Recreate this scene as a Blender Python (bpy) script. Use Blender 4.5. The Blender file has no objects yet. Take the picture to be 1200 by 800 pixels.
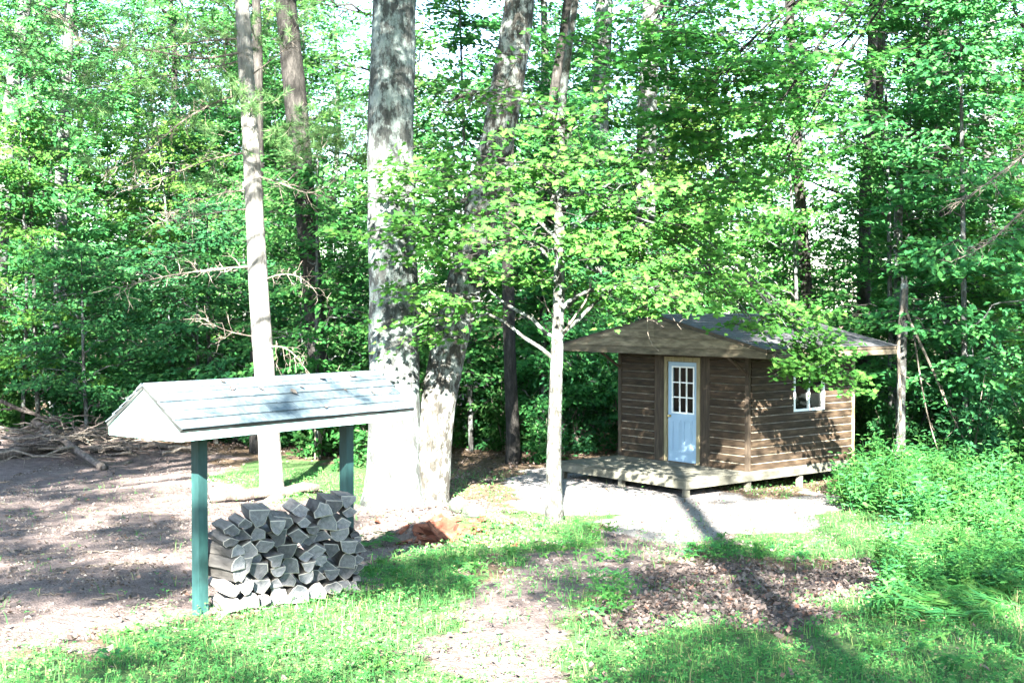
import bpy, math, random
import numpy as np
from mathutils import Vector, Matrix

# ------------------------------------------------------------------ camera, world, sun, exposure
W0, H0, FPX, PITCH = 1200.0, 800.0, 1500.0, 0.027
CAM = np.array([0.0, 0.0, 3.5])
scene = bpy.context.scene
col = scene.collection
cam_data = bpy.data.cameras.new("camera")
cam = bpy.data.objects.new("camera", cam_data)
col.objects.link(cam)
cam.location = CAM
cam.rotation_euler = (math.pi / 2 - PITCH, 0, 0)
cam_data.sensor_width = 36.0
cam_data.lens = FPX / W0 * 36.0
cam_data.clip_end = 2000
scene.camera = cam
SUN_EL = math.radians(29)
SUN_AZ = math.radians(183)            # behind the camera, a touch to its left
SUN = np.array([math.sin(SUN_AZ) * math.cos(SUN_EL), math.cos(SUN_AZ) * math.cos(SUN_EL), math.sin(SUN_EL)])
world = bpy.data.worlds.new("World")
scene.world = world
world.use_nodes = True
wn = world.node_tree
wn.nodes.clear()
sky = wn.nodes.new("ShaderNodeTexSky")
sky.sky_type = 'NISHITA'
sky.sun_disc = False
sky.sun_elevation = SUN_EL
sky.sun_rotation = SUN_AZ
sky.air_density = 1.0
sky.dust_density = 0.8
sky.ozone_density = 1.5
bg = wn.nodes.new("ShaderNodeBackground")
bg.inputs[1].default_value = 0.05
wo = wn.nodes.new("ShaderNodeOutputWorld")
wn.links.new(sky.outputs[0], bg.inputs[0])
wn.links.new(bg.outputs[0], wo.inputs[0])
sun_data = bpy.data.lights.new("sun", 'SUN')
sun_data.energy = 5.0
sun_data.angle = math.radians(0.55)
sun_data.color = (1.0, 0.95, 0.84)
sun_ob = bpy.data.objects.new("sun", sun_data)
col.objects.link(sun_ob)
sun_ob.location = (0, -30, 30)
sun_ob.rotation_euler = Vector(tuple(SUN)).to_track_quat('Z', 'Y').to_euler()
scene.view_settings.view_transform = 'Standard'
scene.view_settings.look = 'None'
scene.view_settings.gamma = 1.0
scene.view_settings.use_curve_mapping = False
scene.view_settings.exposure = 4.5
scene.cycles.max_bounces = 4
scene.cycles.diffuse_bounces = 2
scene.cycles.transmission_bounces = 2
scene.cycles.transparent_max_bounces = 4
scene.cycles.caustics_reflective = False
scene.cycles.caustics_refractive = False
scene.cycles.use_denoising = True

rng = np.random.default_rng(7)
random.seed(7)

# ------------------------------------------------------------------ helpers
def unit(v):
    v = np.asarray(v, float)
    return v / (np.linalg.norm(v, axis=-1, keepdims=True) + 1e-12)

_perm = np.random.default_rng(3).random((256, 256))
def vnoise(x, y):
    x = np.asarray(x, float); y = np.asarray(y, float)
    xi = np.floor(x).astype(int); yi = np.floor(y).astype(int)
    fx = x - xi; fy = y - yi
    fx = fx * fx * (3 - 2 * fx); fy = fy * fy * (3 - 2 * fy)
    p = lambda a, b: _perm[a & 255, b & 255]
    return (p(xi, yi) * (1 - fx) + p(xi + 1, yi) * fx) * (1 - fy) + (p(xi, yi + 1) * (1 - fx) + p(xi + 1, yi + 1) * fx) * fy

def smooth(a, b, t):
    t = np.clip((np.asarray(t, float) - a) / (b - a), 0, 1)
    return t * t * (3 - 2 * t)

def ground_base(x, y):
    yy = np.clip(y, -12, 400)
    z = 2.0 * np.exp(-yy / 10.5) - 0.16 * smooth(12, 25, yy)
    z = z + 0.25 * smooth(-6, -14, x) * smooth(18, 30, yy)
    return z

def ground(x, y):
    x = np.asarray(x, float); y = np.asarray(y, float)
    z = ground_base(x, y)
    n = 0.10 * (vnoise(x * 0.45 + 9, y * 0.45) - 0.5) + 0.05 * (vnoise(x * 1.3, y * 1.3 + 5) - 0.5) + 0.040 * (vnoise(x * 4.1 + 3, y * 4.1) - 0.5) + 0.016 * (vnoise(x * 9.3 + 3, y * 9.3) - 0.5)
    cab = smooth(2.4, 4.0, np.hypot(x - 4.9, y - 25.6) * 0.75)
    sh = smooth(0.6, 1.6, np.hypot(x + 2.3, y - 12.5) * 0.7)
    # spoil heap and rotten wood in front of the twin trunks
    m = 0.34 * np.exp(-(((x + 1.35) / 0.75) ** 2 + ((y - 18.3) / 0.6) ** 2)) + 0.20 * np.exp(-(((x + 0.55) / 0.7) ** 2 + ((y - 18.0) / 0.5) ** 2))
    # low bank of bare earth under the brush on the left
    m = m + 0.45 * np.exp(-(((x + 11) / 4.5) ** 2 + ((y - 30.5) / 1.6) ** 2))
    m = m - 0.13 * np.exp(-(((x - 6.2) / 1.8) ** 2 + ((y - 25.0) / 2.0) ** 2)) - 0.05 * np.exp(-(((x - 3.2) / 1.2) ** 2 + ((y - 23.2) / 1.2) ** 2))
    # shallow hollow that holds the dead leaves
    m = m - 0.14 * np.exp(-(((x - 2.3) / 1.3) ** 2 + ((y - 13.6) / 1.1) ** 2))
    return z + n * np.minimum(cab, sh) + m

def gz(x, y):
    return float(ground(x, y))

def ray(px, py):
    a = (px - W0 / 2) / FPX; b = -(py - H0 / 2) / FPX
    c, s = math.cos(PITCH), math.sin(PITCH)
    return np.array([a, c + b * s, -s + b * c])

def at(px, py, y):
    d = ray(px, py)
    return CAM + d * (y / d[1])

def gp(px, py):
    d = ray(px, py)
    t = np.linspace(6.0, 90.0, 2800)
    P = CAM + d * t[:, None]
    hit = np.nonzero(P[:, 2] <= ground(P[:, 0], P[:, 1]))[0]
    return P[hit[0] if len(hit) else -1].copy()

def proj(p):
    q = np.asarray(p, float) - CAM
    c, s = math.cos(PITCH), math.sin(PITCH)
    dep = q[..., 1] * c - q[..., 2] * s
    up = q[..., 1] * s + q[..., 2] * c
    return W0 / 2 + FPX * q[..., 0] / dep, H0 / 2 - FPX * up / dep, dep

class MB:
    def __init__(self):
        self.v = []; self.f = []; self.n = 0
    def add(self, V, F, mat=0):
        V = np.asarray(V, float).reshape(-1, 3)
        if isinstance(F, np.ndarray):
            self.f.append((F + self.n, mat))
        else:
            by = {}
            for q in F:
                by.setdefault(len(q), []).append(q)
            for k, qs in by.items():
                self.f.append((np.array(qs, int) + self.n, mat))
        self.v.append(V); self.n += len(V)
        return self
    def box(self, a, b, mat=0, M=None):
        x0, y0, z0 = a; x1, y1, z1 = b
        V = np.array([(x0, y0, z0), (x1, y0, z0), (x1, y1, z0), (x0, y1, z0), (x0, y0, z1), (x1, y0, z1), (x1, y1, z1), (x0, y1, z1)], float)
        if M is not None:
            V = M(V)
        return self.add(V, [(3, 2, 1, 0), (4, 5, 6, 7), (0, 1, 5, 4), (1, 2, 6, 5), (2, 3, 7, 6), (3, 0, 4, 7)], mat)
    def prism(self, poly, ext, mat=0, capmat=None):
        """poly: (n,3) ring, ext: vector"""
        P = np.asarray(poly, float); n = len(P)
        V = np.vstack([P, P + np.asarray(ext, float)])
        self.add(V, [(i, (i + 1) % n, n + (i + 1) % n, n + i) for i in range(n)] , mat)
        self.add(V, [tuple(range(n))[::-1], tuple(range(n, 2 * n))], mat if capmat is None else capmat)
        return self
    def tube(self, path, rad, sides=7, mat=0, cap=True, rough=0.0, seed=0):
        P = np.asarray(path, float); n = len(P)
        R = np.broadcast_to(np.asarray(rad, float), (n,))
        T = np.gradient(P, axis=0); T = unit(T)
        up = np.array([0.31, 0.17, 0.93]) if abs(T[0, 2]) < 0.8 else np.array([1.0, 0.13, 0.07])
        A = unit(np.cross(T, up)); B = np.cross(T, A)
        th = np.linspace(0, 2 * math.pi, sides, endpoint=False)
        rr = np.ones((n, sides)) * R[:, None]
        if rough > 0:
            L = np.concatenate([[0], np.cumsum(np.linalg.norm(np.diff(P, axis=0), axis=1))])
            k = vnoise(np.cos(th)[None, :] * 2.2 + seed * 3.7 + 40, L[:, None] * 1.6 + np.sin(th)[None, :] * 2.2 + seed)
            k2 = vnoise(np.cos(th)[None, :] * 6 + seed * 1.7 + 80, L[:, None] * 5 + np.sin(th)[None, :] * 6 + seed)
            rr = rr * (1 + rough * (k - 0.5) * 2 + rough * 0.7 * (k2 - 0.5))
        V = P[:, None, :] + rr[..., None] * (np.cos(th)[None, :, None] * A[:, None, :] + np.sin(th)[None, :, None] * B[:, None, :])
        i = np.arange(n - 1)[:, None] * sides; j = np.arange(sides)[None, :]; j2 = (j + 1) % sides
        F = np.stack([i + j, i + j2, i + sides + j2, i + sides + j], -1).reshape(-1, 4)
        b = self.n
        self.add(V.reshape(-1, 3), F, mat)
        if cap:
            self.f.append((np.array([[b + (n - 1) * sides + k for k in range(sides)]]), mat))
            self.f.append((np.array([[b + k for k in range(sides)][::-1]]), mat))
        return self
    def leaves(self, P, N, T, S, tmpl, mat=0):
        TV, TF = tmpl
        P = np.asarray(P, float); m = len(P)
        if m == 0:
            return self
        N = unit(N); T = unit(np.asarray(T) - (np.asarray(T) * N).sum(1, keepdims=True) * N); B = np.cross(N, T)
        S = np.broadcast_to(np.asarray(S, float), (m,))
        V = P[:, None, :] + S[:, None, None] * (TV[None, :, 0:1] * T[:, None, :] + TV[None, :, 1:2] * B[:, None, :] + TV[None, :, 2:3] * N[:, None, :])
        k = len(TV)
        for F in TF:
            FF = (F[None] + (np.arange(m) * k)[:, None, None]).reshape(-1, F.shape[1])
            self.f.append((FF + self.n, mat))
        self.v.append(V.reshape(-1, 3)); self.n += m * k
        return self
    def mesh(self, name, mats, smooth=False):
        me = bpy.data.meshes.new(name)
        V = np.vstack(self.v)
        me.vertices.add(len(V)); me.vertices.foreach_set("co", V.astype(np.float32).ravel())
        tot = np.concatenate([np.full(len(f), f.shape[1]) for f, _ in self.f])
        idx = np.concatenate([f.ravel() for f, _ in self.f])
        mi = np.concatenate([np.full(len(f), m) for f, m in self.f])
        me.loops.add(len(idx)); me.loops.foreach_set("vertex_index", idx.astype(np.int32))
        me.polygons.add(len(tot))
        me.polygons.foreach_set("loop_start", np.concatenate([[0], np.cumsum(tot)[:-1]]).astype(np.int32))
        me.polygons.foreach_set("loop_total", tot.astype(np.int32))
        me.polygons.foreach_set("material_index", mi.astype(np.int32))
        me.polygons.foreach_set("use_smooth", np.full(len(tot), smooth))
        for m in (mats if isinstance(mats, (list, tuple)) else [mats]):
            me.materials.append(m)
        me.update(calc_edges=True)
        return me
    def build(self, name, mats, parent=None, smooth=False, kind=None):
        return link(name, self.mesh(name, mats, smooth), parent, kind)

def link(name, me, parent=None, kind=None):
    o = bpy.data.objects.new(name, me)
    col.objects.link(o)
    if parent is not None:
        o.parent = parent
    if kind:
        o["kind"] = kind
    return o

def tag(o, label, cat, group=None):
    o["label"] = label; o["category"] = cat
    if group:
        o["group"] = group
    return o

def thing(name, label, cat, loc=(0, 0, 0), rz=0.0, group=None):
    o = bpy.data.objects.new(name, None)
    o.empty_display_size = 0.2
    col.objects.link(o)
    o.location = tuple(float(c) for c in loc); o.rotation_euler = (0, 0, rz)
    return tag(o, label, cat, group)

def copy_tree(o, parent=None):
    c = o.copy(); col.objects.link(c); c.parent = parent
    for ch in list(o.children):
        copy_tree(ch, c)
    return c

ORD = ["first", "second", "third", "fourth", "fifth", "sixth", "seventh", "eighth", "ninth", "tenth", "eleventh", "twelfth", "thirteenth", "fourteenth", "fifteenth", "sixteenth", "seventeenth", "eighteenth", "nineteenth"]
TENS = {2: "twent", 3: "thirt", 4: "fort", 5: "fift", 6: "sixt", 7: "sevent", 8: "eight", 9: "ninet"}
def ordinal(i):      # 0-based
    n = i + 1
    if n < 20:
        return ORD[i]
    t, u = divmod(n, 10)
    if n >= 100:
        return "hundred and " + ordinal(n - 101) if n > 100 else "hundredth"
    return TENS[t] + ("ieth" if u == 0 else "y-" + ORD[u - 1])

# ------------------------------------------------------------------ materials
def new_mat(name):
    m = bpy.data.materials.new(name); m.use_nodes = True
    nt = m.node_tree; nt.nodes.clear()
    out = nt.nodes.new("ShaderNodeOutputMaterial")
    return m, nt, out
def ramp(nt, fac, stops):
    r = nt.nodes.new("ShaderNodeValToRGB")
    el = r.color_ramp.elements
    while len(el) < len(stops):
        el.new(0.5)
    for e, (p, c) in zip(el, stops):
        e.position = p; e.color = (*c, 1)
    nt.links.new(fac, r.inputs[0])
    return r.outputs[0]
def coords(nt, kind="Object", scale=(1, 1, 1)):
    tc = nt.nodes.new("ShaderNodeTexCoord"); mp = nt.nodes.new("ShaderNodeMapping")
    mp.inputs["Scale"].default_value = scale
    nt.links.new(tc.outputs[kind], mp.inputs[0])
    return mp.outputs[0]
def noise(nt, vec, scale, detail=5, rough=0.6, dist=0.0):
    n = nt.nodes.new("ShaderNodeTexNoise")
    n.inputs["Scale"].default_value = scale; n.inputs["Detail"].default_value = detail
    n.inputs["Roughness"].default_value = rough; n.inputs["Distortion"].default_value = dist
    nt.links.new(vec, n.inputs["Vector"])
    return n.outputs["Fac"]
def mixc(nt, fac, a, b, mode='MIX'):
    m = nt.nodes.new("ShaderNodeMix"); m.data_type = 'RGBA'; m.blend_type = mode
    for sock, val in ((m.inputs[0], fac), (m.inputs[6], a), (m.inputs[7], b)):
        if isinstance(val, (int, float)):
            sock.default_value = val
        elif isinstance(val, tuple):
            sock.default_value = (*val, 1)
        else:
            nt.links.new(val, sock)
    return m.outputs[2]
def mathn(nt, op, a, b=0.0):
    m = nt.nodes.new("ShaderNodeMath"); m.operation = op
    for s, v in ((m.inputs[0], a), (m.inputs[1], b)):
        if isinstance(v, (int, float)):
            s.default_value = v
        else:
            nt.links.new(v, s)
    return m.outputs[0]
def bump(nt, h, strength=0.5, dist=0.02):
    b = nt.nodes.new("ShaderNodeBump"); b.inputs["Strength"].default_value = strength; b.inputs["Distance"].default_value = dist
    nt.links.new(h, b.inputs["Height"])
    return b.outputs[0]
def principled(nt, out, colour, rough=0.8, normal=None, spec=0.3):
    p = nt.nodes.new("ShaderNodeBsdfPrincipled")
    if isinstance(colour, tuple):
        p.inputs["Base Color"].default_value = (*colour, 1)
    else:
        nt.links.new(colour, p.inputs["Base Color"])
    if isinstance(rough, (int, float)):
        p.inputs["Roughness"].default_value = rough
    else:
        nt.links.new(rough, p.inputs["Roughness"])
    p.inputs["Specular IOR Level"].default_value = spec
    if normal is not None:
        nt.links.new(normal, p.inputs["Normal"])
    nt.links.new(p.outputs[0], out.inputs[0])
    return p
def simple(name, stops, scale=6, stretch=(1, 1, 1), rough=0.8, bs=0.4, bd=0.01, spec=0.3, kind="Object", detail=6, random_amt=0.0):
    m, nt, out = new_mat(name)
    v = coords(nt, kind, stretch)
    n = noise(nt, v, scale, detail)
    c = ramp(nt, n, stops)
    if random_amt > 0:
        oi = nt.nodes.new("ShaderNodeObjectInfo")
        hs = nt.nodes.new("ShaderNodeHueSaturation")
        k = mathn(nt, 'MULTIPLY_ADD', oi.outputs["Random"], 2 * random_amt)
        k.node.inputs[2].default_value = 1 - random_amt
        nt.links.new(k, hs.inputs["Value"]); nt.links.new(c, hs.inputs["Color"])
        c = hs.outputs[0]
    principled(nt, out, c, rough, bump(nt, n, bs, bd), spec)
    return m
def leaf_mat(name, stops, trans=0.45, tcol=(0.16, 0.30, 0.03), objvar=0.25, rough=0.6, spec=0.05):
    m, nt, out = new_mat(name)
    g = nt.nodes.new("ShaderNodeNewGeometry"); oi = nt.nodes.new("ShaderNodeObjectInfo")
    c = ramp(nt, g.outputs["Random Per Island"], stops)
    hs = nt.nodes.new("ShaderNodeHueSaturation")
    k = mathn(nt, 'MULTIPLY_ADD', oi.outputs["Random"], 2 * objvar); k.node.inputs[2].default_value = 1 - objvar
    h = mathn(nt, 'MULTIPLY_ADD', oi.outputs["Random"], 0.05); h.node.inputs[2].default_value = 0.47
    nt.links.new(k, hs.inputs["Value"]); nt.links.new(h, hs.inputs["Hue"]); nt.links.new(c, hs.inputs["Color"])
    p = nt.nodes.new("ShaderNodeBsdfPrincipled")
    nt.links.new(hs.outputs[0], p.inputs["Base Color"])
    p.inputs["Roughness"].default_value = rough; p.inputs["Specular IOR Level"].default_value = spec
    t = nt.nodes.new("ShaderNodeBsdfTranslucent")
    tc = mixc(nt, 0.5, hs.outputs[0], tcol)
    nt.links.new(tc, t.inputs[0])
    mx = nt.nodes.new("ShaderNodeMixShader"); mx.inputs[0].default_value = trans
    nt.links.new(p.outputs[0], mx.inputs[1]); nt.links.new(t.outputs[0], mx.inputs[2])
    nt.links.new(mx.outputs[0], out.inputs[0])
    return m
def bark_mat(name, dark, mid, light, lichen=None, scale=5.0, patch=1.6, cover=0.5):
    m, nt, out = new_mat(name)
    v = coords(nt, "Object", (1, 1, 0.28))
    v2 = coords(nt, "Object", (1, 1, 0.6))
    n = noise(nt, v, scale * 3, 8, 0.7, 0.4)
    c = ramp(nt, n, [(0.30, dark), (0.52, mid), (0.72, light)])
    if lichen:
        n2 = noise(nt, v2, patch * 6.5, 10, 0.74, 0.12)
        f = ramp(nt, n2, [(cover - 0.05, (0, 0, 0)), (cover + 0.06, (1, 1, 1))])
        c = mixc(nt, f, c, mixc(nt, noise(nt, v2, 22, 4), lichen, tuple(x * 0.72 for x in lichen)))
    principled(nt, out, c, 0.9, bump(nt, n, 1.0, 0.06), 0.15)
    return m

M = {}
M['leaf_maple'] = leaf_mat("maple leaf", [(0.0, (0.018, 0.092, 0.022)), (0.5, (0.034, 0.142, 0.030)), (1.0, (0.066, 0.19, 0.038))], 0.45, (0.11, 0.32, 0.04))
M['leaf_forest'] = leaf_mat("forest leaf", [(0.0, (0.014, 0.072, 0.024)), (0.5, (0.031, 0.128, 0.038)), (1.0, (0.068, 0.19, 0.052))], 0.45, (0.10, 0.30, 0.06), 0.5)
M['leaf_bright'] = leaf_mat("beech leaf", [(0.0, (0.032, 0.13, 0.028)), (0.5, (0.055, 0.18, 0.036)), (1.0, (0.095, 0.22, 0.045))], 0.5, (0.18, 0.38, 0.05), 0.25)
M['leaf_dark'] = leaf_mat("shrub leaf", [(0.0, (0.011, 0.052, 0.020)), (0.6, (0.021, 0.088, 0.030)), (1.0, (0.045, 0.13, 0.038))], 0.35, (0.10, 0.26, 0.05), 0.3)
M['leaf_weed'] = leaf_mat("weed leaf", [(0.0, (0.017, 0.082, 0.026)), (0.5, (0.032, 0.132, 0.036)), (1.0, (0.068, 0.185, 0.048))], 0.42, (0.14, 0.32, 0.05), 0.25, 0.6)
M['needle'] = leaf_mat("pine needle", [(0.0, (0.04, 0.11, 0.045)), (0.5, (0.07, 0.16, 0.06)), (1.0, (0.11, 0.20, 0.07))], 0.3, (0.15, 0.28, 0.08), 0.1)
M['grass'] = leaf_mat("clover and grass", [(0.0, (0.026, 0.115, 0.038)), (0.4, (0.044, 0.170, 0.052)), (0.78, (0.075, 0.21, 0.06)), (0.92, (0.16, 0.22, 0.08)), (1.0, (0.24, 0.21, 0.12))], 0.4, (0.12, 0.34, 0.06), 0.0, 0.7, 0.05)
M['litter'] = leaf_mat("dead leaf", [(0.0, (0.036, 0.029, 0.026)), (0.4, (0.078, 0.064, 0.058)), (0.75, (0.15, 0.128, 0.117)), (1.0, (0.12, 0.068, 0.046))], 0.15, (0.3, 0.2, 0.1), 0.0, 0.8, 0.2)
M['crumb'] = leaf_mat('soil crumb', [(0.0, (0.03, 0.023, 0.021)), (0.5, (0.075, 0.06, 0.055)), (0.85, (0.13, 0.11, 0.10)), (1.0, (0.22, 0.20, 0.185))], 0.0, (0.1, 0.1, 0.1), 0.0, 0.95, 0.1)
M['bark_oak'] = bark_mat("lichened oak bark", (0.014, 0.016, 0.016), (0.045, 0.049, 0.048), (0.11, 0.115, 0.11), (0.20, 0.24, 0.235), 3.6, 0.8, 0.51)
M['bark_dark'] = bark_mat("dark furrowed bark", (0.009, 0.0088, 0.0085), (0.026, 0.0245, 0.023), (0.062, 0.058, 0.054), None, 4.5)
M['bark_leaning'] = bark_mat("brown furrowed bark", (0.010, 0.010, 0.009), (0.036, 0.034, 0.030), (0.09, 0.085, 0.078), (0.22, 0.245, 0.235), 4.0, 1.1, 0.52)
M['bark_maple'] = bark_mat("pale maple bark", (0.014, 0.014, 0.012), (0.045, 0.044, 0.040), (0.10, 0.10, 0.09), (0.15, 0.18, 0.175), 7, 1.6, 0.52)
M['bark_pine'] = bark_mat("pale pine bark", (0.06, 0.057, 0.053), (0.16, 0.156, 0.148), (0.30, 0.296, 0.286), None, 4)
M['bark_grey'] = bark_mat("grey forest bark", (0.02, 0.02, 0.02), (0.06, 0.06, 0.058), (0.13, 0.13, 0.125), (0.17, 0.205, 0.20), 4, 1.0, 0.54)
M['twig'] = bark_mat("bare twig", (0.06, 0.052, 0.042), (0.15, 0.13, 0.11), (0.26, 0.235, 0.205), None, 8)
M['deadwood'] = bark_mat("grey dead wood", (0.035, 0.028, 0.025), (0.10, 0.085, 0.077), (0.20, 0.178, 0.163), None, 6)
M['siding'] = simple("weathered brown siding", [(0.25, (0.009, 0.0058, 0.0034)), (0.5, (0.030, 0.0198, 0.012)), (0.78, (0.075, 0.053, 0.033))], 3.0, (1.0, 1.0, 7.0), 0.78, 0.35, 0.006, 0.25, random_amt=0.22)
M['siding_edge'] = simple('pale board edge', [(0.25, (0.06, 0.05, 0.036)), (0.5, (0.15, 0.13, 0.10)), (0.78, (0.27, 0.245, 0.20))], 4.0, (1, 1, 3), 0.85, 0.2, 0.004, random_amt=0.2)  # paler tone for the top slopes of the siding boards
M['trim'] = simple("brown trim board", [(0.25, (0.018, 0.013, 0.009)), (0.55, (0.045, 0.033, 0.023)), (0.8, (0.09, 0.07, 0.05))], 4.0, (6, 6, 0.7), 0.8, 0.3, 0.005, random_amt=0.15)
M['gable'] = simple("weathered grey-brown gable board", [(0.25, (0.035, 0.028, 0.018)), (0.5, (0.095, 0.078, 0.052)), (0.75, (0.18, 0.15, 0.105))], 3.4, (1, 1, 5), 0.85, 0.5, 0.01, random_amt=0.35)
M['deck'] = simple("weathered deck plank", [(0.25, (0.038, 0.038, 0.03)), (0.5, (0.085, 0.084, 0.068)), (0.78, (0.16, 0.155, 0.13))], 3.5, (1, 1, 3), 0.85, 0.3, 0.006, random_amt=0.15)
M['frame_tan'] = simple("tan door frame", [(0.3, (0.15, 0.125, 0.07)), (0.7, (0.25, 0.22, 0.135))], 5, (4, 4, 0.6), 0.7, 0.15, 0.004)
M['door'] = simple("pale blue door paint", [(0.3, (0.22, 0.33, 0.46)), (0.7, (0.27, 0.39, 0.52))], 3, (1, 1, 1), 0.5, 0.05, 0.002, 0.4)
M['white'] = simple("white frame paint", [(0.3, (0.66, 0.70, 0.72)), (0.7, (0.76, 0.78, 0.78))], 6, (1, 1, 1), 0.5, 0.05, 0.002, 0.4)
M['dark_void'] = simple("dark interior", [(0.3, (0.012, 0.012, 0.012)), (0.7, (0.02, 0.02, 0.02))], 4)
M['under'] = simple("dark underside lumber", [(0.3, (0.05, 0.036, 0.025)), (0.7, (0.10, 0.078, 0.056))], 5, (1, 1, 1), 0.9)
M['roofing'] = simple("charcoal roof shingle", [(0.25, (0.020, 0.021, 0.024)), (0.5, (0.043, 0.044, 0.049)), (0.78, (0.085, 0.085, 0.09))], 16, (1, 1, 1), 0.75, 0.6, 0.006, 0.45)
M['shed_shingle'] = simple("blue-grey shingle", [(0.25, (0.042, 0.062, 0.078)), (0.5, (0.08, 0.11, 0.13)), (0.78, (0.14, 0.175, 0.195))], 22, (1, 1, 1), 0.75, 0.5, 0.004, 0.4, random_amt=0.10)
M['mint'] = simple("pale mint paint", [(0.3, (0.24, 0.42, 0.41)), (0.7, (0.33, 0.52, 0.51))], 4, (1, 1, 1), 0.6, 0.12, 0.003)
M['teal'] = simple("teal post paint", [(0.3, (0.007, 0.028, 0.028)), (0.6, (0.013, 0.046, 0.046)), (0.8, (0.026, 0.068, 0.067))], 7, (3, 3, 0.5), 0.55, 0.15, 0.003)
M['drip'] = simple("black drip edge", [(0.3, (0.012, 0.014, 0.014)), (0.7, (0.03, 0.033, 0.033))], 8)
M['brass'], _nt, _o = new_mat("worn brass")
_p = principled(_nt, _o, (0.65, 0.48, 0.20), 0.3); _p.inputs["Metallic"].default_value = 1.0
def log_end_material():
    m, nt, out = new_mat("weathered log end")
    v = coords(nt, "Object")
    n = noise(nt, v, 26, 6, 0.65)
    w = nt.nodes.new("ShaderNodeTexWave"); w.wave_type = 'RINGS'; w.rings_direction = 'Y'
    w.inputs["Scale"].default_value = 26; w.inputs["Distortion"].default_value = 2.5; w.inputs["Detail"].default_value = 3
    nt.links.new(v, w.inputs["Vector"])
    crack = noise(nt, coords(nt, "Object", (9, 1, 2)), 9, 5, 0.7)
    c = ramp(nt, n, [(0.28, (0.045, 0.048, 0.060)), (0.5, (0.115, 0.12, 0.138)), (0.74, (0.21, 0.212, 0.222))])
    c = mixc(nt, 0.35, c, mixc(nt, w.outputs["Fac"], (0.03, 0.03, 0.036), (0.19, 0.185, 0.185)))
    c = mixc(nt, ramp(nt, crack, [(0.30, (1, 1, 1)), (0.38, (0, 0, 0))]), c, (0.012, 0.012, 0.014))
    oi = nt.nodes.new("ShaderNodeObjectInfo"); hs = nt.nodes.new("ShaderNodeHueSaturation")
    k = mathn(nt, 'MULTIPLY_ADD', oi.outputs["Random"], 0.9); k.node.inputs[2].default_value = 0.5
    nt.links.new(k, hs.inputs["Value"]); nt.links.new(c, hs.inputs["Color"])
    principled(nt, out, hs.outputs[0], 0.88, bump(nt, n, 0.8, 0.008), 0.2)
    return m
M['log_end'] = log_end_material()
M['log_rim'] = simple("pale sapwood rim", [(0.3, (0.20, 0.19, 0.175)), (0.7, (0.33, 0.31, 0.28))], 20, random_amt=0.15)
M['log_bark'] = simple("firewood bark", [(0.25, (0.018, 0.017, 0.017)), (0.5, (0.058, 0.055, 0.053)), (0.78, (0.13, 0.124, 0.118))], 9, (1, 0.25, 1), 0.9, 0.8, 0.015, random_amt=0.25)
M['log_split'] = simple("split wood face", [(0.25, (0.06, 0.056, 0.054)), (0.5, (0.125, 0.118, 0.112)), (0.78, (0.22, 0.208, 0.195))], 12, (3, 0.3, 3), 0.85, 0.5, 0.008, random_amt=0.25)
M['rotten'] = simple("red rotten wood", [(0.25, (0.03, 0.011, 0.007)), (0.5, (0.10, 0.034, 0.02)), (0.75, (0.19, 0.085, 0.055))], 9, (1, 1, 1), 0.95, 0.9, 0.03)
M['moss_stone'] = simple("mossy stone", [(0.3, (0.02, 0.028, 0.02)), (0.55, (0.05, 0.06, 0.045)), (0.75, (0.06, 0.10, 0.035))], 9, (1, 1, 1), 0.95, 0.8, 0.03)
M['soilclod'] = simple("dark soil clod", [(0.3, (0.025, 0.02, 0.018)), (0.7, (0.075, 0.062, 0.058))], 14)
gm, nt, out = new_mat("window glass")
p = principled(nt, out, (0.004, 0.005, 0.005), 0.08, None, 0.12)
M['glass'] = gm

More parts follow.
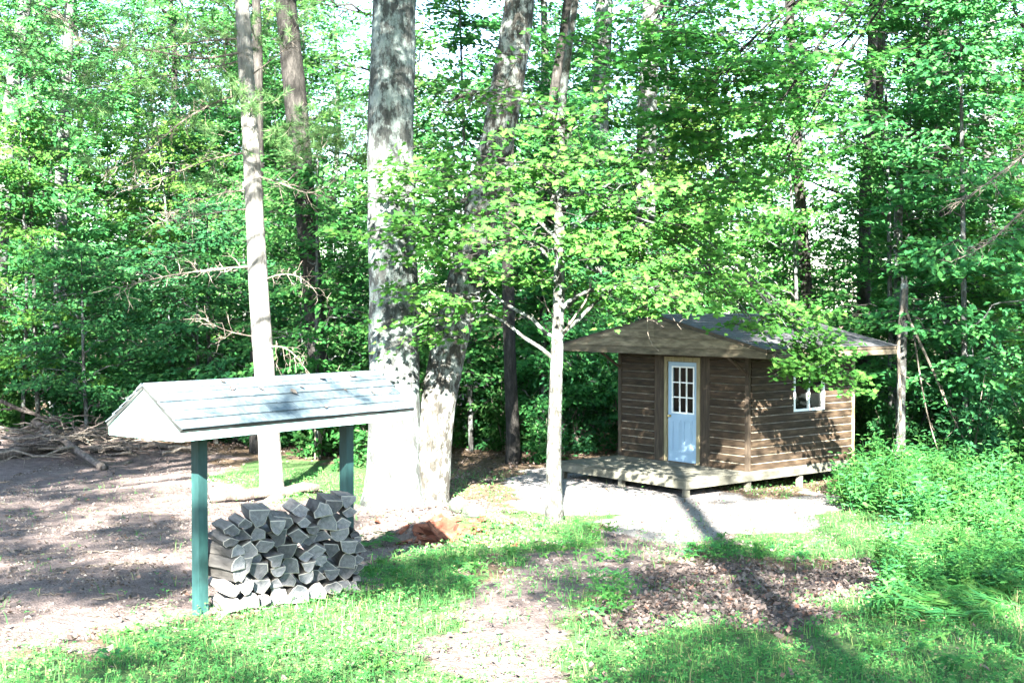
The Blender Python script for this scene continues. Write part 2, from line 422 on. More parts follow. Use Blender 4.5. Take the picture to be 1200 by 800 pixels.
def ground_material():
    m, nt, out = new_mat("forest ground")
    v = coords(nt, "Object")
    at_ = nt.nodes.new("ShaderNodeAttribute"); at_.attribute_name = "cover"
    sep = nt.nodes.new("ShaderNodeSeparateColor"); nt.links.new(at_.outputs["Color"], sep.inputs[0])
    n_big = noise(nt, v, 1.1, 6, 0.65); n_mid = noise(nt, v, 7, 7, 0.7); n_fine = noise(nt, v, 45, 5, 0.7)
    soil = ramp(nt, n_mid, [(0.28, (0.036, 0.027, 0.027)), (0.5, (0.095, 0.074, 0.072)), (0.68, (0.16, 0.13, 0.125)), (0.85, (0.23, 0.195, 0.185))])
    soil = mixc(nt, mathn(nt, 'MULTIPLY', n_fine, 0.7), soil, mixc(nt, n_big, (0.04, 0.03, 0.028), (0.15, 0.12, 0.11)))
    vor = nt.nodes.new("ShaderNodeTexVoronoi"); vor.inputs["Scale"].default_value = 34; nt.links.new(v, vor.inputs["Vector"])
    grav = ramp(nt, n_fine, [(0.25, (0.06, 0.06, 0.063)), (0.5, (0.14, 0.14, 0.146)), (0.8, (0.25, 0.25, 0.26))])
    grav = mixc(nt, mathn(nt, 'MULTIPLY', n_big, 0.5), grav, (0.17, 0.145, 0.125))
    turf = ramp(nt, n_mid, [(0.3, (0.022, 0.045, 0.016)), (0.55, (0.04, 0.085, 0.025)), (0.8, (0.11, 0.11, 0.055))])
    def edge(ch):
        e = mathn(nt, 'ADD', ch, mathn(nt, 'MULTIPLY', mathn(nt, 'SUBTRACT', n_mid, 0.5), 0.9))
        return ramp(nt, e, [(0.38, (0, 0, 0)), (0.62, (1, 1, 1))])
    forest = ramp(nt, n_mid, [(0.3, (0.03, 0.024, 0.016)), (0.55, (0.085, 0.06, 0.04)), (0.8, (0.17, 0.115, 0.075))])
    c = mixc(nt, edge(sep.outputs[0]), forest, soil)
    c = mixc(nt, edge(sep.outputs[1]), c, turf)
    c = mixc(nt, edge(sep.outputs[2]), c, grav)
    h = mathn(nt, 'ADD', mathn(nt, 'MULTIPLY', n_fine, 0.35), n_mid)
    h = mathn(nt, 'ADD', h, mathn(nt, 'MULTIPLY', vor.outputs["Distance"], 0.5))
    principled(nt, out, c, 0.95, bump(nt, h, 0.8, 0.05), 0.15)
    return m
M['ground'] = ground_material()

# ------------------------------------------------------------------ ground
_POLYC = {}
def polymask(X, Y, pts):
    """pixel outline laid on the ground -> inside test"""
    key = tuple(pts)
    if key not in _POLYC:
        _POLYC[key] = np.array([gp(*p)[:2] for p in pts])
    P = _POLYC[key]
    ins = np.zeros(X.shape, bool)
    j = len(P) - 1
    for i in range(len(P)):
        xi, yi = P[i]; xj, yj = P[j]
        c = ((yi > Y) != (yj > Y)) & (X < (xj - xi) * (Y - yi) / (yj - yi + 1e-12) + xi)
        ins ^= c
        j = i
    return ins

POLY = {
    'dirt_left': [(-60, 800), (20, 770), (110, 742), (215, 735), (245, 700), (420, 700), (445, 600), (300, 545), (180, 520), (-60, 500)],
    'path': [(500, 830), (485, 770), (540, 735), (560, 690), (610, 655), (690, 620), (800, 610), (1000, 590), (960, 630), (820, 650), (760, 690), (690, 710), (660, 760), (640, 830)],
    'hollow': [(750, 706), (800, 676), (900, 660), (1000, 655), (1060, 672), (1010, 705), (960, 738), (850, 745), (740, 738)],
    'heap': [(415, 600), (470, 585), (620, 598), (640, 640), (520, 655), (440, 650)],
    'gravel': [(585, 560), (640, 545), (800, 565), (900, 585), (960, 570), (1000, 590), (900, 625), (780, 640), (690, 610), (600, 590)],
    'lawn_a': [(-40, 830), (30, 775), (130, 742), (250, 728), (420, 690), (440, 655), (540, 650), (560, 680), (540, 730), (480, 775), (500, 840)],
    'lawn_b': [(640, 830), (655, 755), (700, 705), (760, 690), (720, 720), (760, 745), (960, 742), (1070, 690), (1060, 660), (900, 650), (830, 655), (900, 620), (1050, 580), (1240, 560), (1260, 830)],
    'lawn_c': [(530, 600), (620, 590), (700, 610), (690, 630), (600, 660), (540, 655)],
    'lawn_d': [(250, 560), (330, 530), (440, 545), (430, 590), (330, 590)],
}
def cover_masks(X, Y):
    jx = X + 0.8 * (vnoise(X * 1.2 + 3, Y * 1.2) - 0.5) + 0.5 * (vnoise(X * 4 + 3, Y * 4) - 0.5) + 0.25 * (vnoise(X * 11, Y * 11) - 0.5)
    jy = Y + 1.4 * (vnoise(X * 1.2, Y * 1.2 + 9) - 0.5) + 0.9 * (vnoise(X * 4, Y * 4 + 9) - 0.5) + 0.4 * (vnoise(X * 11 + 5, Y * 11) - 0.5)
    m = {k: polymask(jx, jy, p) for k, p in POLY.items()}
    soil = m['dirt_left'] | m['path'] | m['hollow'] | m['heap']
    grav = m['gravel']
    turf = (m['lawn_a'] | m['lawn_b'] | m['lawn_c'] | m['lawn_d']) & ~m['hollow'] & ~grav
    near = (Y < 9.5) & (X < 30)
    return soil, turf | (near & ~soil), grav, m

def axis(lo, hi, step, far, grow=1.22):
    a = list(np.arange(lo, hi + 1e-6, step))
    s = step; x = hi
    while x < far:
        s *= grow; x += s; a.append(x)
    s = step; x = lo
    pre = []
    while x > -far:
        s *= grow; x -= s; pre.append(x)
    return np.array(pre[::-1] + a)
gx = axis(-9, 9, 0.09, 420); gy = axis(6.5, 33, 0.09, 420)
GX, GY = np.meshgrid(gx, gy, indexing='xy')
GZ = ground(GX, GY)
nx, ny = len(gx), len(gy)
ii = (np.arange(ny - 1)[:, None] * nx + np.arange(nx - 1)[None, :])
GF = np.stack([ii, ii + 1, ii + nx + 1, ii + nx], -1).reshape(-1, 4)
gmb = MB().add(np.stack([GX, GY, GZ], -1).reshape(-1, 3), GF)
gme = gmb.mesh("ground", M['ground'], True)
soil, turf, grav, masks = cover_masks(GX, GY)
def blur(a, k=2):
    a = a.astype(float)
    for _ in range(k):
        b = np.pad(a, 1, mode='edge')
        a = (b[1:-1, 1:-1] * 2 + b[:-2, 1:-1] + b[2:, 1:-1] + b[1:-1, :-2] + b[1:-1, 2:]) / 6
    return a
ca = np.stack([blur(soil, 4).ravel(), blur(turf, 4).ravel(), blur(grav, 5).ravel(), np.ones(GX.size)], -1)
att = gme.color_attributes.new("cover", 'FLOAT_COLOR', 'POINT')
att.data.foreach_set("color", ca.astype(np.float32).ravel())
g_ob = link("ground", gme, None, "structure")

# ------------------------------------------------------------------ cabin
FLOOR = 0.355
CYAW = 0.889
CC = np.array([4.523, 24.435, FLOOR])
LF, LS, FO, SO, BO, ZE, ZR, DD = 3.51, 3.23, 0.724, 1.04, 0.05, 2.36, 2.975, 1.72
CU = np.array([-math.cos(CYAW), math.sin(CYAW), 0]); CV = np.array([math.sin(CYAW), math.cos(CYAW), 0]); CZ = np.array([0, 0, 1.0])
cabin = thing("cabin", "small brown wooden cabin with gable roof, pale blue door and low deck", "cabin", CC)
# local frame: u along the front wall (from the near corner to the left), v towards the back, z up from the floor
def cl(V):
    V = np.asarray(V, float)
    return V[..., 0:1] * CU + V[..., 1:2] * CV + V[..., 2:3] * CZ
def cbox(a, b, name, mat, parent=cabin, mb=None):
    q = (mb or MB()).box(a, b, 0, cl)
    return q.build(name, mat, parent) if mb is None else q
DW0, DW1, DH = 1.324, 2.122, 2.03
# the core of the walls, set behind the boards
wall = MB()
T = 0.10
wall.box((0.02, 0.02, 0), (DW0 - 0.1, T, ZE), 0, cl); wall.box((DW1 + 0.1, 0.02, 0), (LF - 0.02, T, ZE), 0, cl); wall.box((DW0 - 0.1, 0.02, DH + 0.1), (DW1 + 0.1, T, ZE), 0, cl)
WV0, WV1, WZ0, WZ1 = 1.36, 2.24, 1.12, 1.93
wall.box((0.02, T, 0), (T, WV0, ZE), 0, cl); wall.box((0.02, WV1, 0), (T, LS, ZE), 0, cl)
wall.box((0.02, WV0, 0), (T, WV1, WZ0), 0, cl); wall.box((0.02, WV0, WZ1), (T, WV1, ZE), 0, cl)
wall.box((LF - T, T, 0), (LF - 0.02, LS, ZE), 0, cl); wall.box((T, LS - T, 0), (LF - T, LS - 0.02, ZE), 0, cl)
wall.build("wall", M['trim'], cabin)
cbox((T, T, 0.0), (LF - T, LS - T, 0.02), "floor", M['under'])
# lap siding, every board its own piece; the top slope of each board has a paler colour
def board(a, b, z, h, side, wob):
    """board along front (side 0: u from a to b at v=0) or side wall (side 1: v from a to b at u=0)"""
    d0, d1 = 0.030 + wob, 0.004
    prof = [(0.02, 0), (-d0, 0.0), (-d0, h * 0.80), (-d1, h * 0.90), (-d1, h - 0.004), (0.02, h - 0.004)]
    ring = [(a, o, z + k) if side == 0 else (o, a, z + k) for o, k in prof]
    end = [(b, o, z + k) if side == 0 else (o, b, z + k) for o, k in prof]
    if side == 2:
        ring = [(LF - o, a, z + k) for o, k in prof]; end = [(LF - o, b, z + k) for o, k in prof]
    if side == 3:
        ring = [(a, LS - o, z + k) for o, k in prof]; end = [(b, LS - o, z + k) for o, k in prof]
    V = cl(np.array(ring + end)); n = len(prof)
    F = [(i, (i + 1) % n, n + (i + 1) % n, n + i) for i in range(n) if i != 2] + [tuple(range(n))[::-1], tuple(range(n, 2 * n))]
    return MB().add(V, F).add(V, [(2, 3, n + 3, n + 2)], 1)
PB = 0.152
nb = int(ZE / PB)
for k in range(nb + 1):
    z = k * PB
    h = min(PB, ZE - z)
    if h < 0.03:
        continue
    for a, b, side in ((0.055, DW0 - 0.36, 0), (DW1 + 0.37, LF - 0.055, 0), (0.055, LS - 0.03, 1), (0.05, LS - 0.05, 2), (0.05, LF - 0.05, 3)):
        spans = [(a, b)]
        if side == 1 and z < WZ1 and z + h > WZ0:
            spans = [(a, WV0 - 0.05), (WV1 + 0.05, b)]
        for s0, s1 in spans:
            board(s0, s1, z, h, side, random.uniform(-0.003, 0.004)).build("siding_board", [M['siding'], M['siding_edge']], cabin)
# corner boards and door surround
cbox((-0.040, -0.040, 0.0), (0.055, 0.020, ZE), "corner_board", M['trim'])
cbox((LF - 0.055, -0.040, 0.0), (LF + 0.040, 0.020, ZE), "corner_board", M['trim'])
cb = cbox((-0.045, LS - 0.03, 0.0), (0.02, LS + 0.05, ZE), "corner_board", M['frame_tan'])
for a, b in ((DW0 - 0.36, DW0 - 0.23), (DW0 - 0.228, DW0 - 0.102), (DW1 + 0.082, DW1 + 0.225), (DW1 + 0.227, DW1 + 0.37)):
    cbox((a, -0.022, 0.0), (b, 0.018, ZE), "trim_board", M['trim'])
cbox((DW0 - 0.10, -0.018, DH + 0.11), (DW1 + 0.08, 0.016, ZE), "trim_board", M['trim'])
fr = MB()
fr.box((DW0 - 0.10, -0.034, 0), (DW0 - 0.008, 0.09, DH + 0.105), 0, cl); fr.box((DW1 + 0.008, -0.034, 0), (DW1 + 0.08, 0.09, DH + 0.105), 0, cl)
fr.box((DW0 - 0.008, -0.034, DH + 0.012), (DW1 + 0.008, 0.09, DH + 0.105), 0, cl)
fr.build("door_frame", M['frame_tan'], cabin)
cbox((DW0 - 0.008, -0.030, -0.01), (DW1 + 0.008, 0.06, 0.014), "threshold", M['under'])
# door leaf: stiles, rails, nine panes, moulded panels, knob
door = MB()
gx0, gx1, gz0, gz1 = DW0 + 0.105, DW1 - 0.135, 1.02, 1.92
V0, V1 = 0.005, 0.045
door.box((DW0, V0, 0.016), (gx0, V1, DH), 0, cl); door.box((gx1, V0, 0.016), (DW1, V1, DH), 0, cl)
door.box((gx0, V0, 0.016), (gx1, V1, gz0), 0, cl); door.box((gx0, V0, gz1), (gx1, V1, DH), 0, cl)
d_ob = door.build("door", M['door'], cabin)
lf = MB(); t = 0.028
lf.box((gx0 - t, V0 - 0.014, gz0 - t), (gx0, V0 - 0.001, gz1 + t), 0, cl); lf.box((gx1, V0 - 0.014, gz0 - t), (gx1 + t, V0 - 0.001, gz1 + t), 0, cl)
lf.box((gx0, V0 - 0.014, gz0 - t), (gx1, V0 - 0.001, gz0), 0, cl); lf.box((gx0, V0 - 0.014, gz1), (gx1, V0 - 0.001, gz1 + t), 0, cl)
pw = (gx1 - gx0) / 3; ph = (gz1 - gz0) / 3
for k in (1, 2):
    lf.box((gx0 + k * pw - 0.011, V0 - 0.010, gz0), (gx0 + k * pw + 0.011, V0 + 0.016, gz1), 0, cl)
    lf.box((gx0, V0 - 0.008, gz0 + k * ph - 0.011), (gx1, V0 + 0.014, gz0 + k * ph + 0.011), 0, cl)
lf.build("lite_frame", M['white'], d_ob)
for i in range(3):
    for j in range(3):
        MB().box((gx0 + i * pw + 0.004, V0 + 0.018, gz0 + j * ph + 0.004), (gx0 + (i + 1) * pw - 0.004, V0 + 0.024, gz0 + (j + 1) * ph - 0.004), 0, cl).build("pane", M['glass'], d_ob)
for a, b in ((DW0 + 0.12, DW0 + 0.36), (DW1 - 0.36, DW1 - 0.12)):
    pm = MB()
    w_ = 0.022
    for (x0, x1, z0, z1) in ((a, b, 0.2, 0.2 + w_), (a, b, 0.86 - w_, 0.86), (a, a + w_, 0.2 + w_, 0.86 - w_), (b - w_, b, 0.2 + w_, 0.86 - w_)):
        pm.box((x0, V0 - 0.010, z0), (x1, V0 - 0.001, z1), 0, cl)
    pm.box((a + 0.05, V0 - 0.008, 0.25), (b - 0.05, V0 - 0.001, 0.81), 0, cl)
    pm.build("door_panel", M['door'], d_ob)
kn = MB()
kp = cl(np.array([[DW1 - 0.06, y_, 0.93] for y_ in (0.004, -0.02, -0.03, -0.045, -0.062, -0.07)]))
kn.tube(kp, [0.026, 0.024, 0.012, 0.026, 0.028, 0.012], 10)
kn.build("knob", M['brass'], d_ob, True)
cbox((DW0 - 0.05, T + 0.3, 0), (DW1 + 0.05, T + 0.32, DH), "door_dark_backing", M['dark_void'])  # near-black sheet put in for the unlit room behind the door panes
# side window
wn_ = MB(); t = 0.045
wn_.box((-0.042, WV0 - t, WZ0 - t), (0.05, WV0, WZ1 + t), 0, cl); wn_.box((-0.042, WV1, WZ0 - t), (0.05, WV1 + t, WZ1 + t), 0, cl)
wn_.box((-0.042, WV0, WZ0 - t), (0.05, WV1, WZ0), 0, cl); wn_.box((-0.042, WV0, WZ1), (0.05, WV1, WZ1 + t), 0, cl)
mv = (WV0 + WV1) / 2
w_ob = wn_.build("window", M['white'], cabin)
MB().box((-0.03, mv - 0.022, WZ0), (0.04, mv + 0.022, WZ1), 0, cl).build("mullion", M['white'], w_ob)
for a, b in ((WV0, mv - 0.022), (mv + 0.022, WV1)):
    MB().box((0.012, a, WZ0), (0.018, b, WZ1), 0, cl).build("pane", M['glass'], w_ob)
MB().box((0.35, WV0 - 0.1, WZ0 - 0.1), (0.37, WV1 + 0.1, WZ1 + 0.1), 0, cl).build("window_dark_backing", M['dark_void'], w_ob)  # near-black sheet standing in for the shade inside the window
# roof: two sheathing slopes, shingles, gable boards, eave fascia, soffit
HW = LF / 2 + SO
sl = math.hypot(HW, ZR - ZE)
VF, VB = -FO, LS + BO
def slope_pt(side, s, v, lift):
    """s: distance down the slope from the ridge"""
    k = s / sl
    n_u, n_z = (ZR - ZE) / sl, HW / sl
    u = LF / 2 + side * (HW * k + n_u * lift); z = ZR - (ZR - ZE) * k + n_z * lift
    return np.array([u, v, z])
roof = MB()
for side in (-1, 1):
    r8 = [slope_pt(side, s, v, l) for l in (-0.05, 0.0) for s, v in ((0.0, VF), (sl, VF), (sl, VB), (0.0, VB))]
    roof.add(cl(np.array(r8)), [(3, 2, 1, 0), (4, 5, 6, 7), (0, 1, 5, 4), (1, 2, 6, 5), (2, 3, 7, 6), (3, 0, 4, 7)])
roof_ob = roof.build("roof", M['under'], cabin)
shg = MB()
exp_ = 0.143
nc = int(sl / exp_)
for side in (-1, 1):
    for c_ in range(nc + 1):
        s0, s1 = c_ * exp_, min((c_ + 1) * exp_, sl) + 0.012
        tab = 0.30; off = (c_ % 2) * 0.15 + random.uniform(-0.02, 0.02)
        vs = np.arange(VF - 0.02 - off, VB + 0.02, tab)
        for v in vs:
            a, b = max(v + 0.004, VF - 0.02), min(v + tab - 0.004, VB + 0.02)
            if b - a < 0.03:
                continue
            j = random.uniform(0, 0.008); l1 = 0.020 + random.uniform(0, 0.006)
            pts = [slope_pt(side, s0, a, 0.004), slope_pt(side, s1 + j, a, l1 - 0.008), slope_pt(side, s1 + j, b, l1 - 0.008), slope_pt(side, s0, b, 0.004),
                   slope_pt(side, s0, a, 0.009), slope_pt(side, s1 + j, a, l1), slope_pt(side, s1 + j, b, l1), slope_pt(side, s0, b, 0.009)]
            shg.add(cl(np.array(pts)), [(4, 5, 6, 7), (0, 1, 5, 4), (1, 2, 6, 5), (2, 3, 7, 6), (3, 0, 4, 7)])
for v in np.arange(VF - 0.02, VB, 0.22):
    for side in (-1, 1):
        pts = [slope_pt(side, 0, v, 0.026), slope_pt(side, 0.15, v, 0.024), slope_pt(side, 0.15, v + 0.21, 0.030), slope_pt(side, 0, v + 0.21, 0.032)]
        shg.add(cl(np.array(pts)), [(0, 1, 2, 3)])
so_ = shg.build("shingles", M['roofing'], roof_ob, False, "stuff")
# front gable clad in horizontal boards that follow the slope
def under(u):      # underside of the sheathing at u
    return ZR - (ZR - ZE) * abs(u - LF / 2) / HW - 0.056
rows = [(ZE - 0.155, ZE - 0.012), (ZE - 0.009, ZE + 0.165), (ZE + 0.168, ZE + 0.345), (ZE + 0.348, ZR - 0.07)]
for r, (z0, z1) in enumerate(rows):
    def lim(z):
        return HW * (ZR - 0.056 - z) / (ZR - ZE)
    segs = [(-1, 1)] if r in (0, 1) else [(-1, 0.02), (0.024, 1)]
    for s_a, s_b in segs:
        h0, h1 = min(HW + 0.0, lim(z0)), max(0.0, min(HW, lim(z1)))
        ring = []
        for s in (s_a, s_b):
            lo = LF / 2 + (s * h0 if abs(s) == 1 else s)
            hi = LF / 2 + (s * h1 if abs(s) == 1 else s)
            ring.append((lo, hi))
        (a0, a1), (b0, b1) = ring
        poly = [(a0, VF - 0.012 - 0.012 * r, z0), (b0, VF - 0.012 - 0.012 * r, z0)] + [(b1, VF - 0.012 - 0.012 * r, z1), (a1, VF - 0.012 - 0.012 * r, z1)]
        if r == 0:      # lowest board: clipped where the slope reaches the tail
            zt = under(LF / 2 + HW)
            if zt < z1:
                u1 = lim(z1)
                poly = [(LF / 2 - HW, VF - 0.012, z0), (LF / 2 + HW, VF - 0.012, z0), (LF / 2 + HW, VF - 0.012, zt), (LF / 2 + u1, VF - 0.012, z1), (LF / 2 - u1, VF - 0.012, z1), (LF / 2 - HW, VF - 0.012, zt)]
        MB().prism(cl(np.array(poly)), CV * 0.03).build("gable_board", M['gable'], cabin)
for side in (-1, 1):
    u = LF / 2 + side * (HW - 0.03)
    cbox((min(u, u + side * 0.03), VF + 0.03, ZE - 0.16), (max(u, u + side * 0.03), VB, ZE - 0.062), "eave_fascia", M['gable'])
cbox((LF / 2 - HW + 0.04, VF + 0.03, ZE - 0.09), (LF / 2 + HW - 0.04, -0.045, ZE - 0.07), "soffit", M['under'])
cbox((LF / 2 - HW + 0.04, -0.045, ZE - 0.092), (-0.045, VB, ZE - 0.072), "soffit", M['under'])
cbox((LF + 0.045, -0.045, ZE - 0.092), (LF / 2 + HW - 0.04, VB, ZE - 0.072), "soffit", M['under'])
bgp = [(LF / 2 - HW + 0.1, LS, ZE - 0.05), (LF / 2 + HW - 0.1, LS, ZE - 0.05), (LF / 2, LS, ZR - 0.07)]
MB().prism(cl(np.array(bgp)), CV * 0.02).build("back_gable", M['gable'], cabin)
for u in (0.02, LF - 0.02):
    MB().tube(cl(np.array([(u, -0.03, 1.86), (u, VF + 0.06, ZE - 0.11)])), [0.032, 0.032], 4).build("brace", M['trim'], cabin)
# deck
dk = bpy.data.objects.new("deck", None); col.objects.link(dk); dk.parent = cabin
pwid = 0.14
for k in range(int(DD / pwid) + 1):
    v1 = -0.05 - k * pwid; v0 = max(v1 - pwid + 0.008, -DD)
    if v1 - v0 < 0.03:
        continue
    e = random.uniform(-0.01, 0.015)
    cbox((-0.02 + e, v0, -0.038 + random.uniform(-0.003, 0.003)), (LF + 0.02 + e, v1, -0.002 + random.uniform(-0.003, 0.003)), "plank", M['deck'], dk)
cbox((-0.03, -DD - 0.03, -0.19), (LF + 0.03, -DD + 0.005, -0.040), "rim_board", M['deck'], dk)
cbox((-0.035, -DD + 0.006, -0.19), (-0.002, LS, -0.042), "rim_board", M['deck'], dk)
cbox((LF + 0.002, -DD + 0.006, -0.19), (LF + 0.035, LS, -0.042), "rim_board", M['deck'], dk)
cbox((-0.032, -0.04, -0.041), (0.02, LS + 0.04, -0.001), "sill_beam", M['deck'], dk)
for u in (0.06, LF / 2, LF - 0.06):
    for v in (-DD + 0.06, 0.05, 1.62, LS - 0.06):
        w_pos = CC + u * CU + v * CV
        zb = gz(w_pos[0], w_pos[1]) - 0.06 - FLOOR
        cbox((u - 0.05, v - 0.05, zb), (u + 0.05, v + 0.05, -0.192), "foot_post", M['deck'], dk)
for v in (-DD + 0.1, 0.09, 1.66):
    cbox((0.01, v, -0.19), (LF - 0.01, v + 0.05, -0.045), "joist", M['under'], dk)
cbox((0.01, 0.12, -0.044), (LF - 0.01, LS - 0.02, -0.004), "subfloor", M['under'], dk)

# ------------------------------------------------------------------ firewood shelter
SX, SY, SYAW = -2.892, 11.804, 0.907
SL, SW, SA, SB, HE, HR, FD = 1.896, 0.527, 0.60, 0.44, 1.80, 2.155, 0.115
SZ = gz(SX, SY)
S0 = np.array([SX, SY, SZ])
SR = np.array([math.cos(SYAW), math.sin(SYAW), 0]); SF = np.array([math.sin(SYAW), -math.cos(SYAW), 0])
shed = thing("firewood_shelter", "open firewood shelter with blue-grey shingle roof, white gable end and two teal posts", "shelter", S0)
def sl_(V):
    V = np.asarray(V, float)
    return V[..., 0:1] * SR + V[..., 1:2] * SF + V[..., 2:3] * CZ
def sbox(a, b, name, mat, parent=shed):
    return MB().box(a, b, 0, sl_).build(name, mat, parent)
PW = 0.052
for r in (0.0, SL):
    p = S0 + r * SR
    zb = gz(p[0], p[1]) - SZ - 0.25
    sbox((r - PW, -PW, zb), (r + PW, PW, HE - 0.02), "post", M['teal'])
sbox((-SA + 0.03, -0.045, HE - 0.10), (-PW - 0.002, 0.045, HE + 0.04), "beam", M['teal'])
sbox((PW + 0.002, -0.045, HE - 0.10), (SL - PW - 0.002, 0.045, HE + 0.04), "beam", M['teal'])
sbox((SL + PW + 0.002, -0.045, HE - 0.10), (SL + SB - 0.03, 0.045, HE + 0.04), "beam", M['teal'])
slp = math.hypot(SW, HR - HE)
def ssp(side, s, r, lift):
    k = s / slp; nt_, nz_ = (HR - HE) / slp, SW / slp
    return np.array([r, side * (SW * k + nt_ * lift), HR - (HR - HE) * k + nz_ * lift])
sr = MB()
for side in (-1, 1):
    q = [ssp(side, s, r, l) for l in (-0.028, 0.0) for s, r in ((0.0, -SA - 0.015), (slp + 0.02, -SA - 0.015), (slp + 0.02, SL + SB + 0.015), (0.0, SL + SB + 0.015))]
    sr.add(sl_(np.array(q)), [(3, 2, 1, 0), (4, 5, 6, 7), (0, 1, 5, 4), (1, 2, 6, 5), (2, 3, 7, 6), (3, 0, 4, 7)])
sro = sr.build("roof", M['drip'], shed)
ncs = 5; ex = slp / ncs
for side in (-1, 1):
    for c_ in range(ncs):
        off = (0.0, 0.17, 0.05, 0.24, 0.11)[c_]
        bound = [-SA - 0.02] + list(np.arange(-SA + 0.16 + off, SL + SB - 0.06, 0.345)) + [SL + SB + 0.02]
        for a, b in zip(bound[:-1], bound[1:]):
            s0, s1 = c_ * ex, (c_ + 1) * ex + 0.022
            a += 0.002; b -= 0.002
            thick = 0.012 if c_ % 2 else 0.007
            j = random.uniform(-0.002, 0.004)
            pts = [ssp(side, s0, a, 0.003), ssp(side, s1 + j, a, 0.016), ssp(side, s1 + j, b, 0.016), ssp(side, s0, b, 0.003),
                   ssp(side, s0, a, 0.010), ssp(side, s1 + j, a, 0.016 + thick), ssp(side, s1 + j, b, 0.016 + thick), ssp(side, s0, b, 0.010)]
            MB().add(sl_(np.array(pts)), [(3, 2, 1, 0), (4, 5, 6, 7), (0, 1, 5, 4), (1, 2, 6, 5), (2, 3, 7, 6), (3, 0, 4, 7)]).build("shingle", M['shed_shingle'], sro)
for side in (-1, 1):
    pts = [ssp(side, 0, r, l) for l in (0.020, 0.026) for r in (-SA - 0.02, SL + SB + 0.02)]
    pts += [ssp(side, 0.09, r, l) for l in (0.018, 0.024) for r in (-SA - 0.02, SL + SB + 0.02)]
    MB().add(sl_(np.array(pts)), [(2, 3, 7, 6), (4, 5, 1, 0), (6, 7, 5, 4), (0, 2, 6, 4), (1, 5, 7, 3)]).build("ridge_cap", M['shed_shingle'], sro)
for r0, r1 in ((-SA, -SA + 0.022), (SL + SB - 0.022, SL + SB)):
    zu = -0.040
    poly = [(r0, -SW, HE - FD), (r0, SW, HE - FD), (r0, SW, HE + zu), (r0, 0, HR + zu), (r0, -SW, HE + zu)]
    MB().prism(sl_(np.array(poly)), SR * (r1 - r0)).build("gable_panel", M['mint'], shed)
for s in (-1, 1):
    y0, y1 = (SW - 0.024, SW - 0.002) if s > 0 else (-SW + 0.002, -SW + 0.024)
    sbox((-SA + 0.023, y0, HE - FD + 0.004), (SL + SB - 0.023, y1, HE - 0.020), "fascia", M['mint'])
sbox((-SA + 0.024, -SW + 0.03, HE - FD + 0.03), (SL + SB - 0.024, -0.05, HE - FD + 0.042), "soffit", M['teal'])
sbox((-SA + 0.024, 0.05, HE - FD + 0.03), (SL + SB - 0.024, SW - 0.03, HE - FD + 0.042), "soffit", M['teal'])

# ------------------------------------------------------------------ firewood: each split piece is its own thing
def log_profile(kind, w, h, r):
    """closed outline in (x,z), base at z=0, width w, height h"""
    if kind == 'half_down':      # bark arc below, split face on top
        a = np.linspace(math.pi, 2 * math.pi, 8)
        P = np.stack([np.cos(a) * w / 2, h + np.sin(a) * h], 1)
    elif kind == 'half_up':
        a = np.linspace(0, math.pi, 8)
        P = np.stack([np.cos(a) * w / 2, np.sin(a) * h], 1)
    elif kind == 'quarter':
        a = np.linspace(math.pi * 1.14, math.pi * 1.86, 7)
        P = np.vstack([np.stack([np.cos(a) * w / 2 / 0.9, h * 0.95 + np.sin(a) * h * 0.95], 1), [[w * 0.06 * r.normal(), h]]])
    elif kind == 'wedge':
        a = np.linspace(-0.45, 1.2, 6)
        P = np.vstack([[[-w / 2, h * 0.25]], np.stack([w / 2 - w * 0.9 + np.cos(a) * w * 0.9, h * 0.38 + np.sin(a) * h * 0.62], 1)])
        P[:, 1] -= P[:, 1].min()
    else:
        a = np.linspace(0, 2 * math.pi, 11)[:-1]
        P = np.stack([np.cos(a) * w / 2, h / 2 + np.sin(a) * h / 2], 1)
    P = P + r.normal(0, 0.06 * min(w, h), P.shape)
    return P
def make_log(kind, w, h, ln, r):
    P = log_profile(kind, w, h, r)
    n = len(P); c = P.mean(0)
    mb = MB()
    ys = [ln / 2, ln / 6, -ln / 6, -ln / 2]
    rings = []
    for k, y in enumerate(ys):
        j = r.normal(0, 0.004, P.shape)
        rings.append(np.stack([P[:, 0] + j[:, 0], np.full(n, y) , P[:, 1] + j[:, 1]], 1))
    V = np.vstack(rings)
    split = {'half_down': [n - 1], 'half_up': [n - 1], 'quarter': [n - 1, n - 2], 'wedge': [0, n - 1], 'round': []}[kind]
    for i in range(n):
        F = [(k * n + i, (k + 1) * n + i, (k + 1) * n + (i + 1) % n, k * n + (i + 1) % n) for k in range(3)]
        mb.add(V, F, 3 if i in split else 2)
    for y, ring, rev in ((ys[0], rings[0], False), (ys[3], rings[3], True)):
        inner = np.stack([c[0] + (ring[:, 0] - c[0]) * 0.92, ring[:, 1] + (0.004 if not rev else -0.004), c[1] + (ring[:, 2] - c[1]) * 0.90], 1)
        V2 = np.vstack([ring, inner, [[c[0], ring[0, 1] - (0.004 if not rev else -0.004), c[1]]]])
        mb.add(V2, [(i, (i + 1) % n, n + (i + 1) % n, n + i) if not rev else (i, n + i, n + (i + 1) % n, (i + 1) % n) for i in range(n)], 1)
        mb.add(V2, [(n + i, n + (i + 1) % n, 2 * n) if not rev else (n + (i + 1) % n, n + i, 2 * n) for i in range(n)], 0)
    return mb
lr = np.random.default_rng(21)
hm = np.zeros(240)
R0, R1 = 0.075, SL + 0.0
for i in range(240):
    rr_ = R0 + (R1 - R0) * i / 239
    p = S0 + rr_ * SR + 0.12 * SF
    hm[i] = gz(p[0], p[1]) - SZ + 0.05
